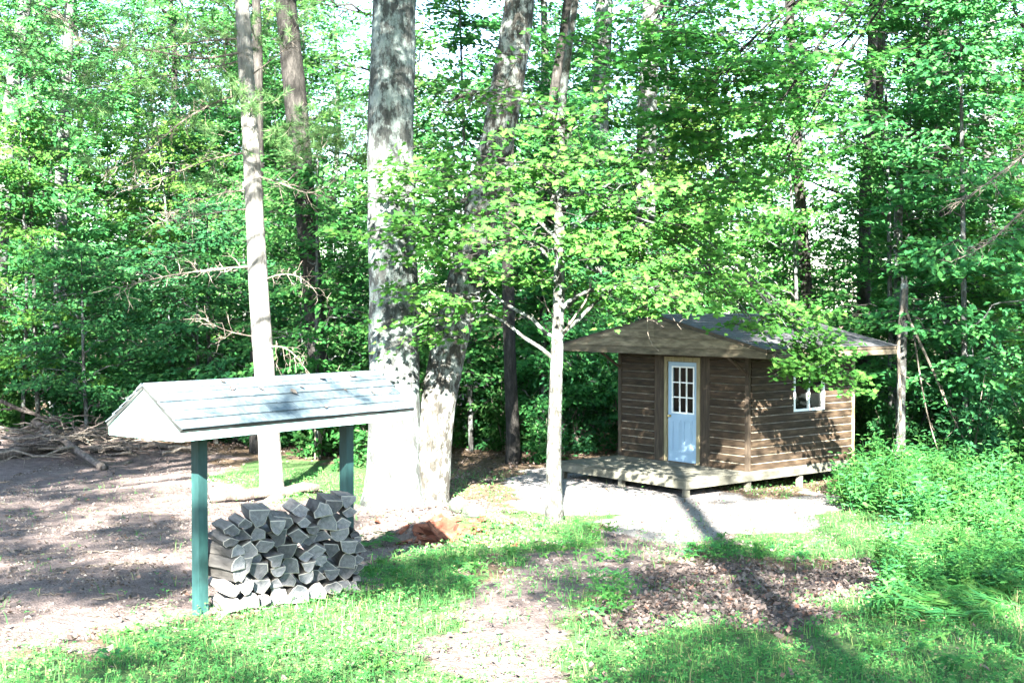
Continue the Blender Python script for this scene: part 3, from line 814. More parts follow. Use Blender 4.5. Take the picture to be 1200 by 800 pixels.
def target_top(r):       # outline of the stack in the photograph
    t = r / SL
    return 0.90 + 0.05 * smooth(0.55, 0.75, t) - 0.05 * smooth(0.3, 0.45, t) * (1 - smooth(0.5, 0.65, t)) - 0.10 * smooth(0.90, 1.0, t)
logs = []
course = 0
while course < 14:
    r = R0 + (0 if course % 2 else 0.03)
    row = []
    while r < R1 - 0.07:
        w = lr.uniform(0.13, 0.22); h = w * lr.uniform(0.6, 0.85)
        if r + w > R1:
            w = R1 - r
            if w < 0.09:
                break
            h = w * 0.65
        i0 = int((r - R0) / (R1 - R0) * 239); i1 = max(i0 + 2, int((r + w - R0) / (R1 - R0) * 239))
        seg = hm[i0:i1]
        base = np.percentile(seg, 78)
        if base + h * 0.55 < target_top(r + w / 2):
            kind = lr.choice(['half_down', 'quarter', 'wedge', 'half_up', 'round'], p=[0.34, 0.26, 0.18, 0.14, 0.08])
            if course == 0:
                kind = lr.choice(['half_up', 'wedge', 'round'])
            row.append((r + w / 2, base, w, h, kind))
            hm[i0:i1] = np.maximum(hm[i0:i1], base + h * 0.93)
        r += w * 1.10
    if not row:
        break
    logs.append(row)
    course += 1
cname = ["bottom", "second", "third", "fourth", "fifth", "sixth", "seventh", "eighth", "ninth", "tenth", "eleventh", "twelfth", "thirteenth", "fourteenth"]
KN = {'half_down': 'half-round', 'half_up': 'half-round', 'quarter': 'quarter-split', 'wedge': 'wedge-shaped', 'round': 'small round'}
for ci, row in enumerate(logs):
    for k, (r, b, w, h, kind) in enumerate(row):
        mb = make_log(kind, w, h, lr.uniform(0.40, 0.47), lr)
        o = mb.build("firewood_log", [M['log_end'], M['log_rim'], M['log_bark'], M['log_split']])
        off = lr.normal(0.13, 0.03)
        p = S0 + r * SR + off * SF + np.array([0, 0, b])
        o.location = tuple(p)
        yaw = SYAW + math.pi - 0.52 + lr.normal(0, 0.06) + (lr.choice([0.1, 0.5]) if r < 0.22 else 0)
        o.rotation_euler = (lr.normal(0, 0.02), lr.normal(0, 0.10), yaw)
        tag(o, "weathered grey %s firewood log, %s course up, %s from the near teal post" % (KN[kind], cname[ci] if ci else "bottom", ordinal(k)), "firewood log", "split firewood stacked under the shelter")
sk0 = S0 + 0.9 * SR
for off in (0.02, 0.26):
    q = MB()
    p0 = S0 - 0.0 * SR + off * SF; p1 = S0 + (SL + 0.28) * SR + off * SF
    path = [p0 + (p1 - p0) * k / 6 for k in range(7)]
    path = [np.array([p[0], p[1], gz(p[0], p[1]) + 0.015]) for p in path]
    q.tube(np.array(path), 0.04, 4)
    o = q.build("skid_rail", M['deadwood'])
    tag(o, "weathered timber rail under the %s edge of the firewood stack" % ("front" if off > 0.1 else "rear"), "timber", "rails under the firewood")

# ------------------------------------------------------------------ foliage builders
def tmpl_simple():
    V = np.array([(0, 0, 0), (0.5, 0.30, 0.07), (1.0, 0, -0.06), (0.5, -0.30, 0.07)], float)
    return V, [np.array([[0, 2, 1], [0, 3, 2]])]
def tmpl_oval():
    V = np.array([(0, 0, 0), (0.32, 0.24, 0.05), (0.68, 0.20, 0.03), (1.0, 0, -0.08), (0.68, -0.20, 0.03), (0.32, -0.24, 0.05)], float)
    return V, [np.array([[0, 3, 2, 1], [0, 5, 4, 3]])]
def tmpl_maple():
    pts = [(0.0, 0.0), (0.10, 0.26), (0.02, 0.50), (0.32, 0.33), (0.42, 0.56), (0.56, 0.24), (1.0, 0.0)]
    up = [(x, y, 0.06 * abs(y) - 0.10 * x * x) for x, y in pts]
    dn = [(x, -y, z) for x, y, z in up[1:-1]][::-1]
    V = np.array(up + dn + [(0.34, 0.0, 0.0)], float)
    n = len(V) - 1
    return V, [np.array([[(i + 1) % n, i, n] for i in range(n)])]
def tmpl_blade():
    V = np.array([(0, -0.03, 0), (0, 0.03, 0), (0.55, 0.022, 0.10), (0.55, -0.022, 0.10), (1.0, 0, -0.04)], float)
    return V, [np.array([[0, 3, 2, 1]]), np.array([[3, 4, 2]])]
def tmpl_clover():
    V = []; F = []
    for k in range(3):
        a = k * 2.094
        c, s = math.cos(a), math.sin(a)
        for x, y, z in ((0.0, 0, 0), (0.55, 0.34, 0.08), (0.95, 0.0, 0.02), (0.55, -0.34, 0.08)):
            V.append((c * x - s * y, s * x + c * y, z))
        F.append([4 * k, 4 * k + 3, 4 * k + 2, 4 * k + 1])
    return np.array(V, float), [np.array(F)]
L_WEED = (np.array([(0, 0, 0), (0.22, 0.22, 0.05), (0.40, 0.20, 0.06), (0.68, 0.13, 0.03), (1.0, 0, -0.10), (0.68, -0.13, 0.03), (0.40, -0.20, 0.06), (0.22, -0.22, 0.05)], float), [np.array([[0, 4, 2, 1], [0, 7, 6, 4]]), np.array([[4, 3, 2], [4, 6, 5]])])
L_SIMPLE, L_OVAL, L_MAPLE, L_BLADE, L_CLOVER = tmpl_simple(), tmpl_oval(), tmpl_maple(), tmpl_blade(), tmpl_clover()

def curve(a, b, sag=0.0, n=6, wob=0.0, r=rng):
    t = np.linspace(0, 1, n)[:, None]
    a = np.asarray(a, float); b = np.asarray(b, float)
    P = a + (b - a) * t
    P[:, 2] += sag * 4 * (t * (1 - t))[:, 0]
    if wob:
        j = r.normal(0, wob, (n, 3)); j[0] = 0; j[-1] = 0
        P = P + j
    return P

def add_spray(lm, wm, c, out, rad, nleaf, size, tmpl, r, flat=0.16, jit=0.32, droop=0.12, twigs=True):
    """one flat spray of leaves round c, spreading along out"""
    out = unit(np.array([out[0], out[1], 0.0]) + 1e-6)
    tilt = unit(np.array([0, 0, 1.0]) + r.normal(0, 0.16, 3))
    side = unit(np.cross(tilt, out)); fwd = np.cross(side, tilt)
    a = r.uniform(-rad, rad, nleaf) ; b = r.normal(0, 0.42, nleaf) * rad
    keep = (a / rad) ** 2 + (b / rad / 0.95) ** 2 < 1.1
    a, b = a[keep], b[keep]; m = len(a)
    P = c + a[:, None] * fwd + b[:, None] * side + (r.normal(0, flat * rad * 0.6, m) - droop * (a ** 2 + b ** 2) / rad)[:, None] * tilt
    T = 0.8 * fwd + (b / rad)[:, None] * 1.3 * side + r.normal(0, 0.45, (m, 3)) + np.array([0, 0, -0.18])
    N = tilt + np.array([0, -0.55, 0]) + r.normal(0, jit, (m, 3))
    lm.leaves(P, N, T, size * r.uniform(0.65, 1.2, m), tmpl)
    if twigs and wm is not None:
        s = c - fwd * rad * 0.9
        wm.tube(np.array([s, c + tilt * 0.02, c + fwd * rad * 0.8 - tilt * droop * rad * 0.6]), [0.009, 0.006, 0.002], 3, 0, False)
        for k in range(2):
            q = s + fwd * rad * r.uniform(0.4, 1.0)
            wm.tube(np.array([q, q + (fwd * 0.6 + side * r.choice([-1, 1])) * rad * 0.55]), [0.005, 0.002], 3, 0, False)

def trunk_path(pts, rads, step=0.35):
    """smooth polyline through pts with radii"""
    P = np.array(pts, float); R = np.array(rads, float)
    L = np.concatenate([[0], np.cumsum(np.linalg.norm(np.diff(P, axis=0), axis=1))])
    n = max(4, int(L[-1] / step))
    s = np.linspace(0, L[-1], n)
    Q = np.stack([np.interp(s, L, P[:, k]) for k in range(3)], 1)
    for _ in range(3):
        Q[1:-1] = (Q[:-2] + 2 * Q[1:-1] + Q[2:]) / 4
    return Q, np.interp(s, L, R)

def tree_from(name, label, cat, tpts, trads, zones, bark, leaf, tmpl, leafsize, seed, group=None, sides=14, rough=0.05, flare=0.0, limb_r=0.04, nleaf=46, spray_r=(0.35, 0.6), dead=None):
    """tpts: trunk points in world; zones: (centre, (rx,ry,rz), count) leaf zones carried by limbs"""
    r = np.random.default_rng(seed)
    base = np.array(tpts[0], float)
    root = thing(name, label, cat, base, 0.0, group)
    Q, R = trunk_path([np.array(p) - base for p in tpts], trads)
    if flare:
        z = Q[:, 2]
        R = R * (1 + flare * np.exp(-np.clip(z, 0, None) / 0.35))
    tm = MB().tube(Q, R, sides, 0, True, rough, seed)
    lm, wm = MB(), MB()
    for zone in zones:
        c, ext, cnt = zone[:3]
        c = np.array(c, float) - base; ext = np.array(ext, float)
        # limb leaves the trunk somewhat below the zone
        hd = np.hypot(c[0] - Q[:, 0], c[1] - Q[:, 1])
        want = c[2] - 0.35 * hd
        k = int(np.argmin(np.abs(Q[:, 2] - want)))
        lr_ = min(limb_r, R[k] * 0.6)
        sag = 0.12
        if len(zone) > 3:
            k = int(np.argmin(((Q - (np.array(zone[3], float) - base)) ** 2).sum(1))); sag = zone[4]
            lr_ = min(limb_r, R[k] * 0.6)
        limb = curve(Q[k], c, sag * np.linalg.norm(c - Q[k]), 9, 0.05, r)
        tm.tube(limb, np.linspace(lr_, lr_ * 0.25, 9), 6, 0, False)
        nodes = [limb]
        for _ in range(max(2, cnt // 7)):
            e = c + r.uniform(-1, 1, 3) * ext * 0.8
            q = limb[r.integers(4, 9)]
            b_ = curve(q, e, 0.06, 5, 0.03, r)
            tm.tube(b_, np.linspace(lr_ * 0.4, 0.007, 5), 4, 0, False)
            nodes.append(b_)
        nd = np.vstack(nodes)
        for _ in range(cnt):
            v = r.normal(0, 0.5, 3); v = np.clip(v, -1, 1)
            p = c + v * ext * 1.25
            q = nd[np.argmin(((nd - p) ** 2).sum(1))]
            out = p - Q[k] + r.normal(0, 0.4, 3)
            wm.tube(np.array([q, (p + q) / 2 + [0, 0, 0.03], p]), [0.008, 0.006, 0.003], 3, 0, False)
            add_spray(lm, wm, p, out, r.uniform(*spray_r), nleaf, leafsize, tmpl, r)
    if dead is not None:
        dm = MB()
        dead(dm, Q, R, r)
        dm.build("bare_branches", M['twig'], root, False, "stuff")
    tm.build("trunk", M[bark], root, True)
    if wm.n:
        wm.build("twigs", M['bark_dark'], root, False, "stuff")
    if lm.n:
        lm.build("crown", M[leaf], root)
    return root

# ------------------------------------------------------------------ named trees of the clearing
def px_path(pts, y0, lean=0.0):
    """pixel trunk line -> world points at the depth of the trunk's foot"""
    return [at(px, py, y0 + lean * k) for k, (px, py) in enumerate(pts)]
def wr(wpx, y):
    return wpx / 2 / FPX * y

# twin trunks
f1 = gp(462, 590); yA = f1[1]
pA = px_path([(462, 590), (463, 480), (461, 330), (457, 190), (462, 0), (468, -220), (480, -520)], yA); pA[0][2] = gz(pA[0][0], pA[0][1]) - 0.15
def zone_px(px, py, y, rx, ry, rd, cnt):
    c = at(px, py, y); s = y / FPX
    return (c, (rx * s, rd, ry * s), cnt)
tree_from("oak_tree", "thick grey oak with pale lichen bark, tallest trunk right behind the firewood shelter", "tree", pA, [wr(62, yA), wr(60, yA), wr(57, yA), wr(54, yA), wr(51, yA), wr(44, yA), wr(20, yA)],
          [zone_px(420, -330, yA + 2, 160, 60, 2.2, 60), zone_px(560, -420, yA + 2, 160, 60, 2.2, 60), zone_px(470, -560, yA, 200, 70, 2.6, 60), zone_px(300, -480, yA + 1, 130, 60, 2.0, 46)],
          'bark_oak', 'leaf_forest', L_SIMPLE, 0.15, 11, sides=26, rough=0.05, flare=0.45, limb_r=0.10, spray_r=(0.5, 0.8))
f2 = gp(512, 588); yB = f2[1] - 0.1
pB = px_path([(501, 590), (510, 490), (526, 405), (557, 280), (588, 140), (610, 0), (638, -200), (660, -420)], yB); pB[0][2] = gz(pB[0][0], pB[0][1]) - 0.15
tree_from("leaning_tree", "dark rough-barked tree leaning right, rising beside the thick grey oak", "tree", pB, [wr(44, yB), wr(41, yB), wr(41, yB), wr(39, yB), wr(38, yB), wr(35, yB), wr(28, yB), wr(12, yB)],
          [zone_px(700, -330, yB - 1, 130, 70, 1.8, 42), zone_px(620, -480, yB, 150, 70, 2.0, 42), zone_px(520, 120, yB + 1.2, 40, 36, 0.8, 8), zone_px(520, 235, yB + 1.0, 36, 30, 0.8, 7)],
          'bark_leaning', 'leaf_forest', L_OVAL, 0.13, 12, sides=22, rough=0.07, flare=0.35, limb_r=0.09, spray_r=(0.4, 0.7))
# pale pine with bare lower branches and needle tufts
f3 = gp(318, 582); yC = f3[1]
pC = px_path([(320, 584), (313, 480), (303, 340), (296, 200), (287, 60), (280, -60), (272, -300)], yC); pC[0][2] = gz(pC[0][0], pC[0][1]) - 0.12
def dead_pine(wm, Q, R, r):
    base = np.array(pC[0])
    def twig(pts, rad, depth=2):
        P = np.array([at(px, py, yC + dy) - base for px, py, dy in pts])
        P2, _ = trunk_path(P, np.ones(len(P)), 0.14)
        wm.tube(P2, np.linspace(rad, rad * 0.25, len(P2)), 5, 0, False)
        for k in range(2, len(P2), 1):
            for _ in range(2):
                d = unit(P2[min(k + 1, len(P2) - 1)] - P2[k - 1]) + r.normal(0, 0.75, 3)
                L = r.uniform(0.12, 0.5)
                e = P2[k] + unit(d) * L
                c = curve(P2[k], e, r.uniform(-0.06, 0.09), 5, 0.02, r)
                wm.tube(c, np.linspace(rad * 0.4, 0.0025, 5), 3, 0, False)
                for _ in range(2):
                    s = c[r.integers(1, 4)]
                    wm.tube(np.array([s, s + unit(unit(d) + r.normal(0, 0.8, 3)) * L * 0.5]), [rad * 0.25, 0.002], 3, 0, False)
    twig([(292, 108, 0), (255, 118, -0.3), (215, 140, -0.7), (165, 185, -1.0), (128, 200, -1.2)], 0.022)
    twig([(296, 178, 0), (250, 185, -0.3), (200, 205, -0.5), (145, 224, -0.7)], 0.018)
    twig([(299, 222, 0), (262, 225, 0.2), (225, 238, 0.3), (195, 252, 0.4)], 0.016)
    twig([(300, 244, 0), (262, 247, -0.2), (218, 256, -0.4), (180, 262, -0.5)], 0.016)
    twig([(302, 312, 0), (262, 314, -0.2), (200, 322, -0.4), (140, 337, -0.6)], 0.022)
    twig([(290, 60, 0), (240, 70, -0.5), (180, 60, -1.0), (110, 45, -1.4), (60, 15, -1.6)], 0.024)
    twig([(288, 45, 0), (235, 48, -0.2), (165, 62, -0.3), (95, 50, -0.3), (70, 20, -0.3)], 0.022)
    twig([(289, 70, 0), (245, 80, 0.3), (190, 90, 0.5), (120, 95, 0.7)], 0.018)
    twig([(298, 205, 0), (330, 215, -0.3), (365, 230, -0.6), (398, 208, -0.8)], 0.015)
    twig([(303, 330, 0), (335, 318, -0.3), (362, 328, -0.5), (372, 345, -0.6)], 0.014)
    twig([(306, 408, 0), (330, 402, -0.2), (350, 418, -0.4), (358, 432, -0.5)], 0.016)
    twig([(304, 395, 0), (268, 390, -0.2), (235, 372, -0.5)], 0.014)
    twig([(292, 90, 0), (330, 62, -0.3), (350, 40, -0.5)], 0.014)
pine = tree_from("pine_tree", "slim pale sunlit pine trunk with bare dead branches behind the shelter's left half", "pine tree", pC, [wr(27, yC), wr(25, yC), wr(23, yC), wr(20, yC), wr(18, yC), wr(15, yC), wr(7, yC)],
          [], 'bark_pine', 'needle', L_SIMPLE, 0.1, 13, sides=18, rough=0.03, flare=0.2, dead=dead_pine)
nr = np.random.default_rng(5)
nm = MB(); nb_ = MB()
pbase = np.array(pC[0])
def needles(px, py, dy, n, sp):
    c = at(px, py, yC + dy) - pbase
    for _ in range(int(n * 1.6)):
        q = c + nr.normal(0, sp, 3) * np.array([1, 1, 0.5])
        d = unit(nr.normal(0, 1, 3) + np.array([0.3, -0.2, 0.2]))
        m = 60
        T = d + nr.normal(0, 0.75, (m, 3)); N = nr.normal(0, 1, (m, 3))
        P = q + d * nr.uniform(-0.1, 0.12, m)[:, None]
        nm.leaves(P, N, T, nr.uniform(0.13, 0.21, m), (np.array([(0, -0.026, 0), (0, 0.026, 0), (1.0, 0, 0)], float), [np.array([[0, 2, 1]])]))
        nb_.tube(np.array([q - d * 0.25, q + d * 0.12]), [0.006, 0.003], 3, 0, False)
for px, py, dy, n, sp in ((150, 60, -0.9, 12, 0.45), (200, 105, -0.7, 12, 0.45), (60, 120, -1.2, 12, 0.5), (235, 150, -0.4, 8, 0.4), (30, 40, -1.4, 12, 0.5), (180, 20, -0.6, 12, 0.5), (120, 140, -1.0, 10, 0.4), (250, 40, 0.4, 10, 0.4), (100, 190, -0.8, 8, 0.4), (20, 90, -1.0, 10, 0.5), (240, 215, 0.3, 7, 0.3), (340, 150, -0.4, 12, 0.28), (375, 160, -0.6, 16, 0.32), (410, 165, -0.5, 10, 0.25), (275, 112, -0.3, 8, 0.22), (300, 120, -0.4, 6, 0.18), (355, 185, -0.3, 8, 0.25), (255, 100, -0.5, 5, 0.2), (390, 135, -0.8, 6, 0.25), (330, 20, 0.4, 14, 0.5), (60, 70, -1.2, 10, 0.4), (110, 85, -1.0, 9, 0.4)):
    needles(px, py, dy, n, sp)
nm.build("needles", M['needle'], pine)
nb_.build("needle_twigs", M['twig'], pine, False, "stuff")
# dark trunk right of the pine
f4 = gp(383, 532); yD = f4[1]
pD = px_path([(384, 534), (374, 440), (366, 330), (355, 210), (344, 90), (334, 0), (318, -180), (310, -420)], yD); pD[0][2] = gz(pD[0][0], pD[0][1]) - 0.15
tree_from("dark_pine_tree", "dark brown straight trunk just right of the pale pine, foot lit pale", "pine tree", pD, [wr(30, yD), wr(25, yD), wr(24, yD), wr(25, yD), wr(26, yD), wr(24, yD), wr(20, yD), wr(8, yD)],
          [zone_px(260, -260, yD, 120, 60, 2, 26), zone_px(380, -330, yD, 120, 60, 2, 26)], 'bark_dark', 'leaf_forest', L_SIMPLE, 0.16, 14, sides=16, rough=0.05, flare=0.3, limb_r=0.07, spray_r=(0.5, 0.8))
# slender maple in the middle
f5 = gp(650, 612); yE = f5[1]
pE = px_path([(650, 614), (648, 540), (652, 440), (656, 330), (655, 230), (656, 130), (672, 20), (690, -120), (700, -260)], yE); pE[0][2] = gz(pE[0][0], pE[0][1]) - 0.12
def dead_maple(wm, Q, R, r):
    base = np.array(pE[0])
    for pts, rad in (([(656, 398, 0), (672, 372, -0.1), (690, 350, -0.2), (694, 322, -0.2)], 0.022), ([(653, 348, 0), (668, 334, -0.1), (684, 322, -0.2)], 0.012), ([(654, 375, 0), (641, 368, 0.1), (634, 330, 0.1)], 0.012),
                     ([(757, 330, -0.3), (760, 365, -0.3), (757, 385, -0.3), (761, 405, -0.3), (772, 411, -0.3)], 0.008), ([(770, 335, -0.2), (782, 365, -0.2), (800, 388, -0.2)], 0.008)):
        P = np.array([at(a, b, yE + d) - base for a, b, d in pts])
        P2, _ = trunk_path(P, np.ones(len(P)), 0.1)
        wm.tube(P2, np.linspace(rad, rad * 0.3, len(P2)), 5, 0, False)
        for k in range(2, len(P2) - 1, 3):
            d = unit(P2[k + 1] - P2[k]) + r.normal(0, 0.6, 3)
            wm.tube(curve(P2[k], P2[k] + unit(d) * r.uniform(0.1, 0.3), 0.02, 4, 0.01, r), np.linspace(rad * 0.4, 0.002, 4), 3, 0, False)
zE = [zone_px(*z) for z in (
    (555, 205, yE + 0.3, 70, 34, 1.2, 14), (500, 262, yE + 0.2, 60, 34, 1.0, 17), (640, 220, yE - 0.6, 85, 46, 1.4, 17), (620, 285, yE - 0.8, 90, 34, 1.2, 15),
    (740, 215, yE - 0.2, 80, 44, 1.4, 19), (805, 265, yE - 0.3, 60, 44, 1.2, 19), (725, 285, yE - 0.8, 85, 32, 1.2, 17), (830, 320, yE + 0.2, 50, 26, 1.0, 12),
    (770, 335, yE - 0.8, 50, 22, 0.8, 12), (530, 350, yE + 0.3, 40, 26, 0.9, 7), (495, 375, yE + 0.9, 35, 32, 0.7, 9), (670, 150, yE - 0.3, 70, 40, 1.2, 18), (560, 110, yE + 0.5, 40, 30, 1.2, 6),
    (470, 210, yE + 0.6, 40, 26, 0.8, 8), (690, 345, yE + 0.6, 50, 20, 0.8, 7), (850, 215, yE + 0.3, 40, 40, 1.0, 10))]
zE += [zone_px(*z) + (at(656, 222, yE), 0.10) for z in ((920, 372, 22.2, 30, 14, 0.5, 11), (958, 405, 22.8, 32, 18, 0.5, 15), (980, 438, 23.2, 24, 16, 0.4, 8), (940, 432, 22.8, 22, 14, 0.4, 9), (885, 384, 21.9, 20, 9, 0.4, 4))]
tree_from("maple_tree", "slender pale maple in the middle of the clearing with broad leafy tiers", "maple tree", pE, [wr(20, yE), wr(17, yE), wr(15, yE), wr(13, yE), wr(12, yE), wr(10, yE), wr(8, yE), wr(5, yE), wr(3, yE)],
          zE, 'bark_maple', 'leaf_maple', L_MAPLE, 0.104, 15, sides=14, rough=0.05, flare=0.3, limb_r=0.035, nleaf=42, spray_r=(0.32, 0.70), dead=dead_maple)
# second maple: its crown hangs into the top of the picture from the right, and one branch droops over the cabin roof
yF = 20.5
pF = [np.array([9.6, 19.2, gz(9.6, 19.2) - 0.1]), np.array([9.4, 19.2, 3.0]), np.array([8.8, 19.1, 6.5]), np.array([8.2, 19.0, 10.0]), np.array([8.0, 19.0, 12.0])]
zF = [zone_px(*z) + (np.array([8.2, 19.0, 10.6]), 0.10) for z in (
    (780, 50, yF - 1.2, 75, 40, 1.4, 26), (850, 105, yF - 1.4, 75, 42, 1.4, 28), (900, 40, yF - 1.0, 80, 40, 1.4, 24), (720, 65, yF - 0.6, 55, 40, 1.2, 14), (800, 150, yF - 0.8, 70, 30, 1.2, 18),
    (960, 90, yF, 70, 45, 1.5, 16), (925, 170, yF, 45, 40, 1.2, 9), (1000, 20, yF, 70, 45, 1.5, 14), (870, 180, yF - 0.5, 40, 30, 1.0, 8))]
tree_from("overhanging_maple", "leafy maple crown hanging into the top of the picture from the right", "maple tree", pF, [0.17, 0.15, 0.12, 0.08, 0.03], zF, 'bark_dark', 'leaf_maple', L_MAPLE, 0.112, 16, sides=12, limb_r=0.05, nleaf=46, spray_r=(0.34, 0.62))

# plain trunks that can be picked out further back (their tops run out of the picture)
def back_trunk(name, label, pts, w, bark, y, seed, zones=(), leaf='leaf_forest'):
    P = px_path(pts, y)
    x0, y0 = P[0][0], P[0][1]
    foot = np.array([x0 + (P[0][0] - P[1][0]) * 0.2, y0, gz(x0, y0) - 0.1])
    ws = np.interp(np.linspace(0, 1, len(P) + 1), np.linspace(0, 1, len(w)), w)
    top = P[-1]; rz_ = np.random.default_rng(seed + 900)
    high = []      # the broad crown overhead, out of the picture
    for k in range(4):
        a = k * 1.57 + rz_.uniform(0, 1)
        zc = max(12.5, 3.5 + y * 0.30 + 1.5) + rz_.uniform(0, 3)
        high.append((np.array([top[0] + math.cos(a) * 2.2, y + math.sin(a) * 2.2 - 1.0, zc]), (2.0, 2.0, 0.7), 30))
    if top[2] < 15:
        P.append(np.array([top[0], y, 15.5])); ws = np.append(ws, ws[-1] * 0.6)
    return tree_from(name, label, "tree", [foot] + P, [wr(k, y) for k in ws], [zone_px(*z) for z in zones] + high, bark, leaf, L_SIMPLE, 0.17, seed, sides=11, rough=0.05, flare=0.2, limb_r=0.05, spray_r=(0.45, 0.75))
back_trunk("forest_tree", "slim dark trunk between the leaning tree and the slender maple", [(601, 500), (597, 420), (595, 300), (596, 150), (600, 0), (604, -250)], [18, 15, 14, 12, 8], 'bark_dark', 28.5, 31, [(600, -120, 28.5, 90, 60, 1.8, 18), (640, -230, 28.5, 90, 60, 1.8, 18)])
back_trunk("forest_tree", "dark trunk showing through leaves just left of the slender maple top", [(640, 500), (642, 300), (650, 120), (668, 0), (680, -250)], [20, 18, 17, 15, 9], 'bark_dark', 31, 32, [(700, -160, 31, 90, 60, 1.8, 20)])
back_trunk("forest_tree", "pale leaning trunk in the top left corner", [(-5, 400), (5, 200), (14, 110), (30, 0), (60, -250)], [20, 19, 18, 16, 9], 'bark_grey', 33, 33, [(40, -150, 33, 90, 60, 2, 18)])
back_trunk("forest_tree", "grey trunk half hidden by leaves, second from the top left corner", [(70, 400), (72, 200), (78, 80), (82, 0), (90, -250)], [16, 15, 14, 12, 7], 'bark_grey', 35, 34, [(100, -150, 35, 90, 60, 2, 18)])
back_trunk("forest_tree", "thin dark trunk directly behind the pale pine's top", [(300, 400), (303, 200), (302, 60), (300, 0), (300, -200)], [14, 13, 12, 11, 6], 'bark_dark', 30, 35, [(300, -150, 30, 70, 50, 1.5, 14)])
back_trunk("forest_tree", "broad grey trunk seen through the maple leaves, left one of two", [(694, 420), (698, 250), (702, 130), (708, 0), (715, -250)], [26, 25, 24, 22, 14], 'bark_grey', 38, 36, [(720, -200, 38, 90, 60, 2, 20)])
back_trunk("forest_tree", "broad grey trunk seen through the maple leaves, right one of two", [(752, 420), (756, 250), (758, 130), (764, 0), (770, -250)], [26, 25, 24, 22, 14], 'bark_grey', 40, 37, [(790, -200, 40, 90, 60, 2, 20)])
back_trunk("forest_tree", "slim dark trunk rising above the right end of the cabin roof", [(948, 420), (945, 330), (938, 230), (930, 130), (925, 0), (920, -200)], [15, 14, 13, 12, 8], 'bark_dark', 34, 38, [(900, -130, 34, 90, 60, 2, 18)])
back_trunk("forest_tree", "dark trunk in the right background, third from the right edge", [(1013, 450), (1012, 340), (1015, 200), (1022, 60), (1030, -150)], [17, 16, 15, 13, 8], 'bark_dark', 36, 39, [(1030, -120, 36, 90, 60, 2, 18)])
back_trunk("forest_tree", "dark trunk in the right background, second from the right edge", [(1118, 450), (1113, 360), (1104, 240), (1100, 120), (1106, 0), (1110, -250)], [19, 18, 17, 16, 10], 'bark_dark', 36, 40, [(1100, -140, 36, 90, 60, 2, 18)])
back_trunk("forest_tree", "dark trunk nearest the right edge of the background", [(1158, 450), (1158, 340), (1160, 200), (1160, 80), (1163, 0), (1168, -250)], [16, 15, 14, 13, 8], 'bark_grey', 35, 41, [(1170, -150, 35, 90, 60, 2, 18)])
back_trunk("forest_tree", "thin forked trunk beside the right background trunks", [(1050, 470), (1053, 360), (1052, 250), (1060, 150), (1085, 60), (1090, -100)], [11, 10, 10, 9, 6], 'bark_grey', 30, 42, [(1080, -90, 30, 70, 50, 1.6, 14), (1110, 60, 31, 40, 30, 1, 6)])

# ------------------------------------------------------------------ prototypes of background trees, copied as individuals
def proto_tall(seed, bark, leaf, H=19, crown0=3.0, nz=34, size=0.19):
    r = np.random.default_rng(seed)
    pts = [(0, 0, -0.15), (r.normal(0, 0.1), r.normal(0, 0.1), H * 0.3), (r.normal(0, 0.3), r.normal(0, 0.3), H * 0.6), (r.normal(0, 0.5), r.normal(0, 0.5), H)]
    zones = []
    for k in range(nz):
        t = (k + 0.5) / nz
        z = crown0 + (H - crown0) * t ** 0.9
        a = k * 2.4 + r.uniform(-0.5, 0.5); d = r.uniform(0.9, 3.0) * (1.15 - 0.5 * t)
        zones.append(((d * math.cos(a), d * math.sin(a), z), (1.1, 1.1, 0.55), 12))
    return tree_from("forest_tree", "x", "tree", pts, [0.2, 0.17, 0.12, 0.03], zones, bark, leaf, L_SIMPLE, size, seed, sides=9, rough=0.05, flare=0.3, limb_r=0.06, nleaf=33, spray_r=(0.45, 0.85))
def proto_under(seed, leaf, H=6.5, nz=15, size=0.14, tm=L_SIMPLE, bark='bark_grey'):
    r = np.random.default_rng(seed)
    pts = [(0, 0, -0.1), (r.normal(0, 0.1), r.normal(0, 0.1), H * 0.4), (r.normal(0, 0.25), r.normal(0, 0.25), H)]
    zones = []
    for k in range(nz):
        t = (k + 0.5) / nz
        a = k * 2.4 + r.uniform(-0.4, 0.4); d = r.uniform(0.5, 1.7) * (1.1 - 0.55 * t)
        zones.append(((d * math.cos(a), d * math.sin(a), 0.9 + (H - 0.9) * t), (0.75, 0.75, 0.3), 10))
    return tree_from("understory_tree", "x", "tree", pts, [0.06, 0.045, 0.012], zones, bark, leaf, tm, size, seed, sides=7, rough=0.03, limb_r=0.022, nleaf=44, spray_r=(0.35, 0.62))
def proto_shrub(seed, leaf, H=1.8, size=0.12):
    r = np.random.default_rng(seed)
    root = thing("shrub", "x", "shrub")
    lm, wm = MB(), MB()
    for k in range(9):
        a = r.uniform(0, 6.28); e = np.array([math.cos(a) * H * 0.45 * r.uniform(0.2, 1), math.sin(a) * H * 0.45 * r.uniform(0.2, 1), H * r.uniform(0.6, 1)])
        c = curve((0.05 * math.cos(a), 0.05 * math.sin(a), -0.08), e, 0.15, 6, 0.03, r)
        wm.tube(c, np.linspace(0.018, 0.004, 6), 4, 0, False)
        for _ in range(8):
            q = c[r.integers(1, 6)] + r.normal(0, 0.22, 3)
            q[2] = max(q[2], 0.12)
            add_spray(lm, None, q, e + r.normal(0, 0.4, 3), r.uniform(0.22, 0.42), 30, size, L_OVAL, r, 0.3, 0.45)
    wm.build("stems", M['twig'], root)
    lm.build("foliage", M[leaf], root)
    return root
talls = [proto_tall(101, 'bark_grey', 'leaf_forest'), proto_tall(102, 'bark_dark', 'leaf_forest', 21, 4.5, 34), proto_tall(103, 'bark_grey', 'leaf_bright', 17, 2.5, 32)]
